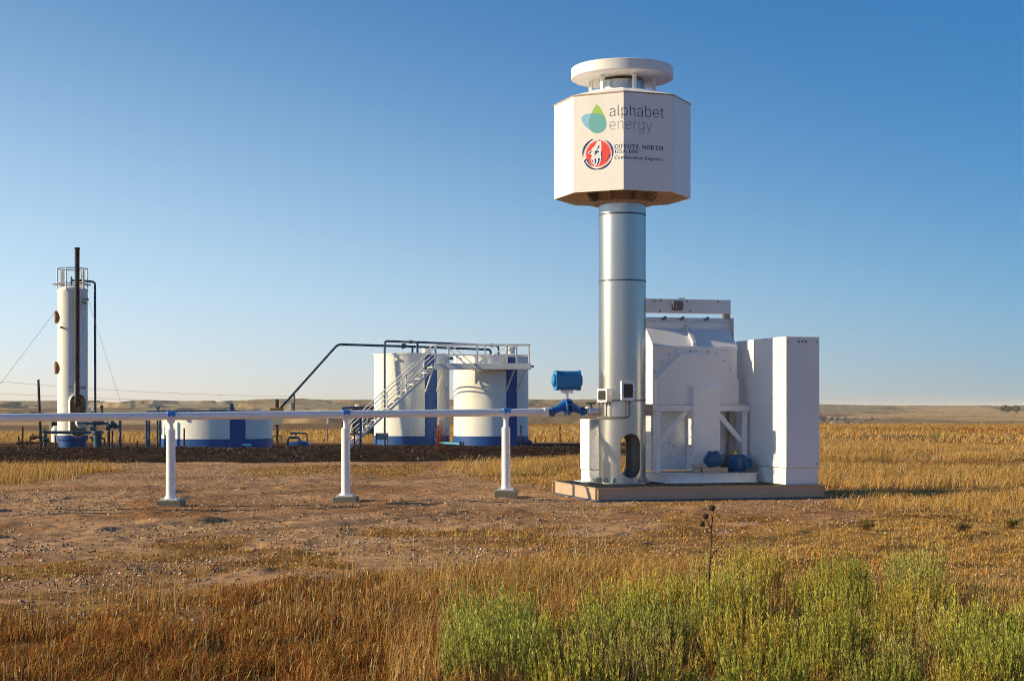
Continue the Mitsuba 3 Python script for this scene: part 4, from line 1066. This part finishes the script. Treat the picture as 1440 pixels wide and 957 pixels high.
t = thing('ground_piping', 'rusty low pipes with valves on the ground left of the white vessel', 'pipes')
D = 65.2
for pts, r in (([at(25, 622, D), at(75, 623, D)], .05), ([at(42, 634, D), at(42, 614.5, D), at(64, 614, D)], .055), ([at(38, 626, D), at(38, 621, D), at(44, 621, D)], .045), ([at(26, 632, D), at(26, 612, D)], .035), ([at(78, 628, D), at(78, 612, D)], .03)):
    part(t, 'pipe', tube(bend(pts, .1), r, 10), 'rusty_steel', 40)
for px, py, r in ((46, 615, .1), (55, 614, .08), (42, 622, .08), (27, 622, .09)):
    p = at(px, py, D); part(t, 'valve', cat(rod(p + [-r, 0, 0], p + [r, 0, 0], r * .9, 12), rod(p, p + [0, 0, r * 1.8], r * .35, 8)), 'rusty_steel', 40)
t = thing('meter_box', 'dark meter box with pale edge behind the left of the white vessel', 'meter box')
a, b = at(70, 593, 68), at(80, 607, 68)
part(t, 'case', bx(a[0] + .09, b[0], 68, 68.4, b[2], a[2], .02), 'shed_dark'); part(t, 'edge', bx(a[0], a[0] + .087, 67.98, 68.4, b[2], a[2] + .02, .01), 'shed_pale')
part(t, 'leg', rod([a[0] + .2, 68.2, -.1], [a[0] + .2, 68.2, b[2] + .01], .05, 10), 'timber', 40)
part(t, 'side_tank', lathe([[0, 0], [.2, 0], [.2, .55], [.12, .68], [0, .7]], 20, (at(79, 0, 67)[0], 67.0, .3)), 'white_tank', 35)

# guy wires
t = thing('guy_wire', 'thin guy wire running left from the white vessel', 'wire')
part(t, 'strand', rod(at(80, 435, VD), at(-30, 580, 60), .006, 5), 'wire', False)
t = thing('guy_wire', 'thin guy wire running down right of the white vessel', 'wire')
part(t, 'strand', rod(at(121, 412, VD), at(178, 592, 60), .006, 5), 'wire', False)

# poles and power lines
t = thing('utility_pole', 'dark slender pole left of the white vessel', 'pole')
p = at(54, 535, 70); q = at(57.5, 0, 70)
part(t, 'shaft', rod([q[0], 70, -.1], p, .075, 12, r1=.055), 'brown_stack', 40); part(t, 'cap', rod(p, p + [0, 0, .04], .07, 10), 'rusty_steel', 40)
t = thing('utility_pole', 'far utility pole with a transformer right of the rusty burner', 'pole')
D = 330.0
p, q = at(414, 554.5, D), at(413, 612, D)
part(t, 'shaft', rod(q, p, .24, 12, r1=.17), 'timber', 40)
a = at(410, 571, D); part(t, 'transformer', lathe([[0, -.75], [.42, -.75], [.45, .6], [.2, .8], [0, .8]], 16, tuple(a)), 'grey_paint', 35)
part(t, 'insulator_arm', rod(at(409.5, 559, D), at(414, 556, D), .1, 8), 'timber', 40)
part(t, 'insulator', rod(at(410, 560, D), at(410, 557, D), .16, 8), 'shed_pale', 40)


def wire_between(a, b, sag, r, name, label):
    a, b = np.asarray(a), np.asarray(b)
    s = np.linspace(0, 1, 24)[:, None]
    pts = a + (b - a) * s - np.array([0, 0, 1.0]) * sag * 4 * s * (1 - s)
    tt = thing(name, label, 'power line'); part(tt, 'strand', tube(pts, r, 4), 'wire', False)


wire_between(at(-120, 524, 300), at(412, 557, D), 1.0, .022, 'power_line', 'upper of two thin power lines crossing the sky behind the vessel')
wire_between(at(-120, 546, 300), at(413, 567, D), .5, .022, 'power_line', 'lower of two thin power lines crossing the sky behind the vessel')

# fence posts along the bank and beyond
FP = [(32, 600, 55, 'thin dark fence post left of the white vessel'), (259, 602, 57, 'thin dark fence post in front of the low tank'), (616, 598, 58, 'thin dark fence post between the two tall tanks'), (732.5, 597, 59, 'thin dark fence post in front of the right tall tank'), (787.5, 597, 66, 'thin dark fence post between right tall tank and small cabinet'),
      (460.5, 596, 78, 'pale topped fence post behind the pump'), (193, 620, 62, 'stubby dark fence post between white vessel and low tank'), (753.5, 616, 70, 'short fence stub right of the tall tanks'), (1234, 600, 95, 'thin fence post in the golden grass right of the tall cabinet'), (1388, 611, 95, 'fence corner post in the golden grass at the far right')]
for px, py, d, lab in FP:
    p = at(px, py, d); g0 = float(terr(p[0], d)) - .12
    t = thing('fence_post', lab, 'fence post', 'wire fence posts')
    part(t, 'shaft', cat(bx(p[0] - .028, p[0] + .028, d - .006, d + .006, g0, p[2], 0), bx(p[0] - .006, p[0] + .006, d - .04, d - .0065, g0, p[2], 0)), 'rusty_steel' if px != 460.5 else 'grey_paint', False)
    if px == 460.5: part(t, 'pale_tip', bx(p[0] - .04, p[0] + .04, d - .02, d + .02, p[2], p[2] + .3, .004), 'white_tank')

# ------------------------------------------------------------------ grasses
HALF = math.tan(math.radians(21.0))


def scatter(n, d0, d1, rng, power=1.0, xlim=None):
    "random spots of the wedge in front, evenly spread over the ground for power 1"
    u = rng.random(n)
    d = (d0 ** (power + 1) + u * (d1 ** (power + 1) - d0 ** (power + 1))) ** (1 / (power + 1))
    s = rng.uniform(-HALF, HALF, n) * 1.05
    return d * s, d


def blades(x, y, h, w, lean, col, rng, tip=0.35, z0=None):
    "one curved blade per spot: base pair, middle pair, tip"
    n = len(x)
    z = (terr(x, y) if z0 is None else z0) - 0.01
    a = rng.uniform(0, 2 * np.pi, n)
    dirx, diry = np.cos(a), np.sin(a)
    bx_, by_ = -diry, dirx
    # wind leans the grass to the right, as in the photograph
    lx = lean * (dirx * .85 + .3); ly = lean * diry * .85
    base = np.stack([x, y, z], -1)
    mid = base + np.stack([lx * h * .3, ly * h * .3, h * .6], -1)
    top = base + np.stack([lx * h, ly * h, h * (1 - .38 * np.minimum(lean, 1.2) ** 1.4)], -1)
    o = np.stack([bx_ * w / 2, by_ * w / 2, 0 * w], -1)
    v = np.stack([base - o, base + o, mid - o * .75, mid + o * .75, top], 1).reshape(-1, 3)
    k = np.arange(n)[:, None] * 5
    f = np.concatenate([k + np.array([[0, 1, 3]]), k + np.array([[0, 3, 2]]), k + np.array([[2, 3, 4]])], 1).reshape(-1, 3)
    c = np.clip(np.repeat(col, 5, 0), .005, .85)
    return v, f, c


def pick(cols, wts, n, rng, jitter=.25):
    i = rng.choice(len(cols), n, p=np.array(wts) / sum(wts))
    c = np.array(cols)[i]
    return np.clip(c * (1 + jitter * rng.normal(size=(n, 1))) * (1 + .06 * rng.normal(size=(n, 3))), .01, .8)


def field(key, label, sets):
    v, f, c, n = [], [], [], 0
    for a, b, col in sets:
        v.append(a); f.append(b + n); c.append(col); n += len(a)
    V_, F_, C_ = np.vstack(v), np.vstack(f), np.vstack(c)
    put(key, (V_, F_), 'grass_blades', smooth=False, color=C_)
    labels[key] = {'label': label, 'category': 'grass', 'kind': 'stuff'}


RUST, GOLD, STRAW, BROWN, OLIVE = (.36, .135, .033), (.60, .345, .088), (.62, .46, .22), (.13, .06, .025), (.20, .19, .05)
rng = np.random.default_rng(11)


def clump(x, y, s=.5, seed=31):
    return nz(x, y, s, seed, 2)


# foreground: rust-brown tall grass on the left, golden towards the right
sets = []
x, y = scatter(800000, 8.6, 26, rng, .3)
e = tall_edge(x, y)
cl = clump(x, y, .32); cl2 = clump(x, y, 1.1, 34)
dens = sst(-.5, 3.5, e) * (0.10 + 1.2 * sst(.36, .62, cl)) + .55 * sst(-9, 0, e) * sst(.55, .68, cl2) * sst(.4, .6, cl)
keep = rng.random(len(x)) < dens
x, y, e, cl, cl2 = x[keep], y[keep], e[keep], cl[keep], cl2[keep]
gold_w = sst(-1.6, 1.8, x * .9 + (y - 14) * .18 + (nz(x, y, 1.6, 33) - .5) * 3.5)
ish = rng.random(len(x)) < gold_w
n = len(x)
ca = pick([RUST, BROWN, GOLD, STRAW, OLIVE], [5, 2.4, 1.6, .5, .5], n, rng, .35)
cb = pick([GOLD, STRAW, RUST, OLIVE, BROWN], [5, 2.2, 1.2, .5, .4], n, rng, .3)
low = sst(1.0, 3.0, x + (y - 16) * .3) * sst(14.2, 15.6, y)      # the short golden sward at the right
h = (.05 + .21 * rng.random(n) ** 1.6) * (0.35 + .7 * sst(-1, 5, e)) * (.45 + .95 * cl) * (1 - .72 * low) * (1 + .35 * np.exp(-((x - .3) / 1.3) ** 2 - ((y - 15.5) / 2.5) ** 2))
wild = rng.random(n)
sets.append(blades(x, y, h, .0022 + .00026 * y + .0018 * rng.random(n), .2 + 1.0 * wild ** 1.25, np.where(ish[:, None], cb, ca), rng))
# seed stalks
x, y = scatter(9000, 8.6, 23, rng, .4)
e = tall_edge(x, y)
keep = (rng.random(len(x)) < sst(-4.5, 3.0, e) * (.04 + .9 * sst(.5, .62, clump(x, y, .8, 38)))) & ~((x > 1.2) & (y > 14.5) & (rng.random(len(x)) < .9))
x, y = x[keep], y[keep]; n = len(x)
h = .20 + .26 * rng.random(n)
lean, cs = .05 + .6 * rng.random(n) ** 1.7, pick([STRAW, (.6, .45, .25), GOLD], [3, 2, 2], n, rng, .15)
sets.append(blades(x, y, h, .0042 + 0 * x, lean, cs, rng))
hx = .03 + .035 * rng.random(n)
sets.append(blades(x + lean * h * .25, y, hx, .0062 + .002 * rng.random(n), lean * .8, cs * 1.05, rng, z0=terr(x, y) + h * .84))
x, y = scatter(60000, 8.8, 17, rng, .6)
sx = x / y * 2200 + 720
keep = (sx > 540) & (rng.random(len(x)) < (.10 + .75 * sst(.5, .66, clump(x, y, .6, 39))) * np.where(sx > 960, .45, 1.0)) & (y < 16.5 - 1.4 * sst(960, 1100, sx))
x, y = x[keep], y[keep]; n = len(x)
sets.append(blades(x, y, .16 + .27 * rng.random(n) + .08 * (sx[keep] < 980) * rng.random(n), .0028 + .002 * rng.random(n), .1 + .8 * rng.random(n) ** 1.5, pick([GOLD, STRAW, RUST], [4, 3, 1.4], n, rng), rng))
field('foreground_grass', 'tall rust brown and golden grass filling the foreground', sets)

# low orange grass in patches on the gravel
sets = []
x, y = scatter(230000, 13, 50.5, rng, .6)
w = grassy(x, y)
e = tall_edge(x, y)
keep = (rng.random(len(x)) < sst(.08, .5, w) * .9) & (e < 1.5) & (x < 6.2 + .12 * (y - 25))
x, y = x[keep], y[keep]; n = len(x)
h = .018 + .04 * rng.random(n) + .07 * sst(.5, .9, grassy(x, y)) * rng.random(n)
sets.append(blades(x, y, h, .004 + .0005 * y, .5 + .9 * rng.random(n), pick([GOLD, RUST, BROWN, STRAW], [4, 2.4, 1.2, .8], n, rng, .35), rng))
x, y = scatter(70000, 34, 47, rng, .6)
w = sst(-10.6, -12.2, x + (nz(x, y, 2, 24) - .5) * 2.4 - (y - 42) * .05) * sst(35, 37, y) * (1 - sst(44, 46.5, y))
keep = rng.random(len(x)) < w; x, y = x[keep], y[keep]; n = len(x)
sets.append(blades(x, y, .12 + .3 * rng.random(n) ** 1.3, .014 + 0 * x, .15 + .5 * rng.random(n), pick([GOLD, STRAW, RUST], [4, 2, 1], n, rng), rng))
field('pad_grass', 'low orange grass growing in patches on the gravel pad', sets)

# swept golden grass right of and behind the skid
sets = []
x, y = scatter(760000, 20, 78, rng, .5)
w = np.where((tall_edge(x, y) > 1.0) & (y < 25.5), 0, np.maximum(grassy(x, y), .8 * (tall_edge(x, y) > 1.0))) * (x > -2) * np.where(y < 50, 1, sst(4, 8, x))
inside = (np.abs((SK[0, 0] * (x - 1.585) + SK[1, 0] * (y - 29.55)) - L / 2) < L / 2 + .12) & (np.abs((SK[0, 1] * (x - 1.585) + SK[1, 1] * (y - 29.55)) - W / 2) < W / 2 + .12)
keep = (rng.random(len(x)) < w * (0.12 + 1.05 * sst(.38, .6, clump(x, y, 1.0, 36)))) & ~inside & ((x > 5.6) | (y > 33))
x, y = x[keep], y[keep]; n = len(x)
h = (.10 + .27 * rng.random(n)) * (.4 + 1.0 * clump(x, y, 2.5, 37)) * (.35 + .65 * sst(25, 30, y))
pt, pg = nz(x * .35, y * .8, 2.6, 44), nz(x * .4, y, 4.5, 45)
cg = pick([GOLD, STRAW], [4, 2.5], n, rng, .12)
cbn = pick([RUST, BROWN, GOLD], [3, 1.2, 1], n, rng, .12)
cgr = pick([OLIVE, (.24, .26, .07), GOLD], [3, 2, 2], n, rng, .12)
r1_ = rng.random(n)
cg = np.where((r1_ < sst(.5, .62, pt) * .8)[:, None], cbn, np.where((r1_ > 1 - sst(.58, .68, pg) * .6)[:, None], cgr, cg))
h = h * (.35 + 1.1 * sst(.6, .42, pt))
sets.append(blades(x, y, h, (.0035 + .00021 * y) * (.7 + .6 * rng.random(n)), .6 + .9 * rng.random(n), cg, rng))
field('prairie_grass', 'golden wind swept grass right of and behind the skid', sets)

# beyond the yard
sets = []
x, y = scatter(180000, 76, 250, rng, .2)
lim_ = 100 + 75 * sst(-.16, .02, x / y) + 60 * sst(.1, .25, x / y) + (nz(x, y, 20, 43) - .5) * 30
w = sst(77, 82, y) * sst(.25, .55, nz(x, y, 8, 41) + .15) * (1 - sst(lim_, lim_ * 1.12, y))
keep = (rng.random(len(x)) < w); x, y = x[keep], y[keep]; n = len(x)
g_ = sst(.4, .7, nz(x, y * .4, 14, 42))[:, None]
sets.append(blades(x, y, .15 + .33 * rng.random(n), .018 + .00035 * y, .5 + .8 * rng.random(n), pick([GOLD, STRAW], [4, 2], n, rng, .12) * (1 - g_) + g_ * pick([RUST, GOLD], [3, 2], n, rng, .12), rng))
field('far_grass', 'golden grass on the open prairie behind the tank yard', sets)

# ------------------------------------------------------------------ green shrubs of the foreground


def shrub_mesh(rng, n_stem=120, h=.42, spread=.30, gap=.45):
    V_, F_, C_, k = [], [], [], 0
    for _ in range(n_stem):
        a, r = rng.uniform(0, 2 * np.pi), spread * math.sqrt(rng.random())
        hh = h * (rng.uniform(1 - gap, 1.1) if rng.random() < .8 else rng.uniform(1.1, 1.4)) * (1 - .2 * (r / spread) ** 2)
        b = np.array([r * .8 * math.cos(a), r * .8 * math.sin(a), -.02]); tp = np.array([r * math.cos(a) + rng.normal() * .03 + .02, r * math.sin(a) + rng.normal() * .03, hh])
        mid = (b + tp) / 2 + np.array([0, 0, .03])
        w = np.array([-math.sin(a), math.cos(a), 0]) * .0034
        sc = np.array([.26, .16, .06]) * rng.uniform(.6, 1.3)
        V_.append(np.array([b - w, b + w, mid - w, mid + w, tp])); F_.append(np.array([[0, 1, 3], [0, 3, 2], [2, 3, 4]]) + k); C_.append(np.tile(sc, (5, 1))); k += 5
        nl = rng.integers(30, 44)
        s = rng.uniform(.42, 1.02, nl)
        s.sort()
        base = np.where(s[:, None] < .5, b + (mid - b) * s[:, None] * 2, mid + (tp - mid) * (s[:, None] * 2 - 1))
        az = rng.uniform(0, 2 * np.pi, nl); el = rng.uniform(1.1, 1.52, nl)
        d = np.stack([np.cos(az) * np.cos(el), np.sin(az) * np.cos(el), np.sin(el)], -1)
        ln = rng.uniform(.022, .05, nl)[:, None]
        sd = np.cross(d, rng.normal(size=(nl, 3))); sd /= np.linalg.norm(sd, axis=1, keepdims=True)
        v = np.stack([base, base + d * ln * .5 - sd * .0036, base + d * ln * .5 + sd * .0036, base + d * ln], 1).reshape(-1, 3)
        f = (np.arange(nl)[:, None, None] * 4 + np.array([[0, 1, 2], [1, 3, 2]])).reshape(-1, 3) + k
        stemcol = np.array([.44, .425, .075]) if rng.random() < .75 else np.array([.54, .44, .11])
        c = stemcol * rng.uniform(.55, 1.35) * (1 + .15 * rng.normal(size=(nl, 1)))
        V_.append(v); F_.append(f); C_.append(np.repeat(np.clip(c, .01, .6), 4, 0)); k += len(v)
    return (np.vstack(V_), np.vstack(F_)), np.vstack(C_)


PROTO = []
for s in range(6):
    r_ = np.random.default_rng(100 + s)
    m_, c_ = shrub_mesh(r_, 124 + 14 * (s % 3), .40 + .025 * s, .31 + .03 * (s % 3))
    PROTO.append(mikit.ply(m_, 'shrub_leaves', smooth=False, color=np.clip(c_ * [(1, 1, 1), (1.12, 1.05, 1.0), (.8, .88, .9), (1.05, 1.0, 1.5), (1.25, 1.08, 1.1), (.9, 1.0, 1.2)][s], .01, .7)))
spots = []
r_ = np.random.default_rng(5)
cand = np.stack(scatter(6000, 8.9, 14.9, r_, .8), -1)
for q in cand:
    x, y = q
    s = x / y * 2200 + 720
    lim = 12.2 + 2.5 * float(sst(880, 1010, s)) - 3.4 * float(sst(1290, 1340, s)) - 3.0 * float(1 - sst(600, 720, s))
    if s < 600 or s > 1475 or y > lim: continue
    if s < 800 and nz(x, y, .7, 51, 2) < .44: continue
    if nz(x, y, .8, 52, 2) < .41: continue
    if all((x - a) ** 2 + (y - b) ** 2 > (.41 + .025 * (y - 9)) ** 2 for a, b in spots): spots.append((x, y))
px_ = [720 + 2200 * x / y for x, y in spots]
own = {}
own[int(np.argmin(px_))] = 'leftmost green shrub of the foreground thicket, standing in rust brown grass'
own[int(np.argmax(px_))] = 'green shrub at the right edge of the picture in the foreground thicket'
own[int(np.argmax([y for x, y in spots]))] = 'green shrub farthest back in the foreground thicket, against the short golden grass'
own[int(np.argmin([abs(x - .1) + .3 * y for x, y in spots]))] = 'green shrub nearest the bottom edge at the middle of the picture'
own[int(np.argmin([abs(p - 995) + 20 * abs(y - 14.3) for p, (x, y) in zip(px_, spots)]))] = 'green shrub at the foot of the dried sunflower stalk'
for i, (x, y) in enumerate(spots[:120]):
    key = thing('green_shrub', own.get(i, 'yellow green feathery shrub inside the foreground thicket at lower right'), 'shrub', 'green shrubs in the foreground thicket')
    sc = r_.uniform(.62, 1.0)
    scene[key] = {**PROTO[i % 6], 'to_world': T().translate([float(x), float(y), float(terr(x, y))]).rotate([0, 0, 1], float(r_.uniform(0, 360))).scale(float(sc))}

# small dark shrubs on the grass at right
for px, py, d, lab in ((1215, 744, 22.6, 'small dark green shrub in the grass below the right end of the skid'), (1352, 747, 22.2, 'dark brown shrub in the grass near the right edge'), (1420, 742, 23.0, 'olive shrub in the grass at the right edge'), (1300, 618, 85, 'pale green shrub patch in the far golden grass at right')):
    x = (px - 720) / 2200 * d
    r2 = np.random.default_rng(int(px))
    big = 3.0 if d > 50 else 1.0
    m_, c_ = shrub_mesh(r2, 46, .11 * big, (.12 if d < 50 else .6) * big)
    c_ = c_ * ((.6, .46, .8) if 'dark' in lab else (.7, .6, .8) if d < 50 else (.9, .9, 1.2))
    key = thing('low_shrub', lab, 'shrub')
    scene[key] = {**mikit.ply(m_, 'shrub_leaves', smooth=False, color=np.clip(c_, .01, .6)), 'to_world': T().translate([float(x), float(d), float(terr(x, d))])}
# lone trees on the skyline
for px, py, d, w_, lab in ((1415, 577, 620, .9, 'left one of two tiny dark trees on the skyline at far right'), (1429, 577, 640, .7, 'right one of two tiny dark trees on the skyline at far right'), (24, 570, 800, .6, 'tiny lone tree on the skyline at far left')):
    p = at(px, py, d); g0 = float(terr(p[0], d))
    t = thing('distant_tree', lab, 'tree')
    part(t, 'trunk', rod([p[0], d, g0 - .5], [p[0], d, g0 + 1.4], .16, 8, r1=.1), 'timber', 40)
    r2 = np.random.default_rng(int(px)); k = 500
    q = r2.normal(size=(k, 3)); q = q / np.linalg.norm(q, axis=1, keepdims=True) * r2.uniform(.5, 1, (k, 1)) ** .5 * [2.6 * w_, 2.6 * w_, 1.2]
    q *= (.7 + .6 * meshkit.noise(q * .9))[:, None]
    q += [p[0], d, g0 + 1.9]
    e1, e2 = r2.normal(size=(k, 3)) * .3, r2.normal(size=(k, 3)) * .3
    part(t, 'crown', (np.stack([q, q + e1, q + e2], 1).reshape(-1, 3), np.arange(3 * k).reshape(-1, 3)), 'shrub_leaves', False, color=np.tile([.07, .075, .035], (3 * k, 1)))
# reddish weed before the bank
m_, c_ = shrub_mesh(np.random.default_rng(9), 60, .95, .22)
x, d = (617 - 720) / 2200 * 55.0, 55.0
key = thing('dry_weed', 'upright reddish brown weed on the dark bank between the tall tanks', 'weed')
scene[key] = {**mikit.ply(m_, 'shrub_leaves', smooth=False, color=np.clip(c_ * (.75, .25, .5), .01, .6)), 'to_world': T().translate([x, d, float(terr(x, d))]).scale([1, 1, 1])}

# dried sunflower stalk
t = thing('dried_sunflower', 'dried brown sunflower stalk with round seed heads rising above the shrubs', 'flower')
D = 11.8
scene['dry_stalk'] = pr((.11, .055, .03), .8)
scene['seed_brown'] = pr(speck((.045, .022, .012), .9, 60.0, (.02, .01, .007)), .95)
A_ = lambda px, py, dd=0: at(px, py, D + dd)
base = A_(995, 830); base[2] = float(terr(base[0], D)) - .02
part(t, 'stem', tube(bend([base, A_(997, 800), A_(999.5, 775), A_(1000, 742), A_(1002, 730), A_(1003.5, 716)], .1), .009, 8, r1=.004), 'dry_stalk', 40)
part(t, 'branch', tube([A_(999.5, 757), A_(996, 752), A_(993.5, 744), A_(989, 738.5)], .005, 6, r1=.003), 'dry_stalk', 40)
part(t, 'branch', tube([A_(1000, 741), A_(998, 739), A_(996, 735), A_(993, 728)], .005, 6, r1=.003), 'dry_stalk', 40)
part(t, 'branch', tube([A_(1000, 785), A_(1002.5, 780), A_(1004, 776)], .004, 6, r1=.003), 'dry_stalk', 40)
for px, py, r in ((1001.5, 713.5, .024), (992, 725.5, .0225), (987.5, 736.5, .020)):
    m = trimesh.creation.icosphere(2, r); q = m.vertices.copy()
    m.vertices = q * (1 + .25 * (meshkit.noise(q * 130 + px) - .5))[:, None] * [1, 1, .9]
    hd_ = part(t, 'seed_head', m.apply_translation(A_(px, py)), 'seed_brown', False)
    sp = []
    for k in range(16):
        a = RNG.normal(size=3); a /= np.linalg.norm(a)
        sp.append(rod(A_(px, py) + a * r * .9, A_(px, py) + a * r * 1.3, .003, 4, r1=.001))
    part(hd_, 'bract', cat(sp), 'seed_brown', False)
for px, py, ang, ln in ((1006.5, 774.5, .3, .055), (985, 801, .75, .07), (1007, 761, 1.0, .06)):
    p = A_(px, py); u = np.array([math.cos(ang), .2, math.sin(ang)]); u /= np.linalg.norm(u); w_ = np.array([.0, -.6, .8]) * .009
    lf = (np.array([p - u * ln / 2, p - w_, p + w_, p + u * ln / 2, p + [0, -.006, .004]]), np.array([[0, 1, 4], [1, 3, 4], [3, 2, 4], [2, 0, 4]]))
    part(t, 'dry_leaf', lf, 'dry_stalk', False)

# ------------------------------------------------------------------ stones
def stones(n, d0, d1, rng, dens, smin, smax, cols, wts):
    x, y = scatter(n, d0, d1, rng, .5)
    keep = rng.random(n) < dens(x, y); x, y = x[keep], y[keep]; n = len(x)
    oct_v = np.array([[1, 0, 0], [-1, 0, 0], [0, 1, 0], [0, -1, 0], [0, 0, 1], [0, 0, -1.0]])
    oct_f = np.array([[0, 2, 4], [2, 1, 4], [1, 3, 4], [3, 0, 4], [2, 0, 5], [1, 2, 5], [3, 1, 5], [0, 3, 5]])
    s = smin + (smax - smin) * rng.random(n) ** 3
    v = oct_v[None] * (s[:, None, None] * rng.uniform(.6, 1.2, (n, 6, 1))) + rng.normal(size=(n, 6, 3)) * s[:, None, None] * .18
    v[..., 2] *= .7
    a = rng.uniform(0, 6.28, n); c, sn = np.cos(a)[:, None], np.sin(a)[:, None]
    v = np.stack([v[..., 0] * c - v[..., 1] * sn, v[..., 0] * sn + v[..., 1] * c, v[..., 2]], -1)
    v += np.stack([x, y, terr(x, y) + s * .25], -1)[:, None]
    f = (np.arange(n)[:, None, None] * 6 + oct_f).reshape(-1, 3)
    return v.reshape(-1, 3), f, np.repeat(pick(cols, wts, n, rng, .2), 6, 0)


rng = np.random.default_rng(77)
a1 = stones(150000, 11, 50, rng, lambda x, y: (1 - .8 * sst(.15, .8, grassy(x, y))) * (.25 + .75 * sst(.40, .62, nz(x, y, 1.6, 61))), .007, .030, [(.46, .33, .22), (.52, .42, .32), (.28, .165, .095), (.17, .095, .06)], [4, 1.6, 4, 2.5])
v_, f_, c_ = a1
put('gravel', (v_, f_), 'stone', smooth=False, color=c_); labels['gravel'] = {'label': 'loose pale pebbles scattered over the brown gravel pad', 'category': 'gravel', 'kind': 'stuff'}
v_, f_, c_ = stones(60000, 48, 66, rng, lambda x, y: shade_painted_soil(x, y) * .8 * (.25 + sst(.4, .6, nz(x, y, 2, 62))), .010, .065, [(.038, .023, .016), (.055, .034, .024), (.24, .18, .13)], [4, 3, .12])  # stone colours carry the same painted shade as the bank
put('bank_stones', (v_, f_), 'stone', smooth=False, color=c_); labels['bank_stones'] = {'label': 'stones and clods darkened by painted shade on the soil bank in front of the tanks', 'category': 'stones', 'kind': 'stuff'}
# far scrub on the rise right of the tall cabinet
v_, f_, c_ = stones(26000, 230, 420, rng, lambda x, y: np.exp(-((x / y - .203) / .014) ** 2) * sst(.4, .6, nz(x, y, 14, 63)) * .9, .25, .9, [(.16, .13, .115), (.24, .19, .155), (.10, .09, .07)], [2, 2, 1])
put('far_scrub', (v_, f_), 'stone', smooth=False, color=c_); labels['far_scrub'] = {'label': 'grey rocky scrub on the low rise right of the tall cabinet', 'category': 'scrub', 'kind': 'stuff'}
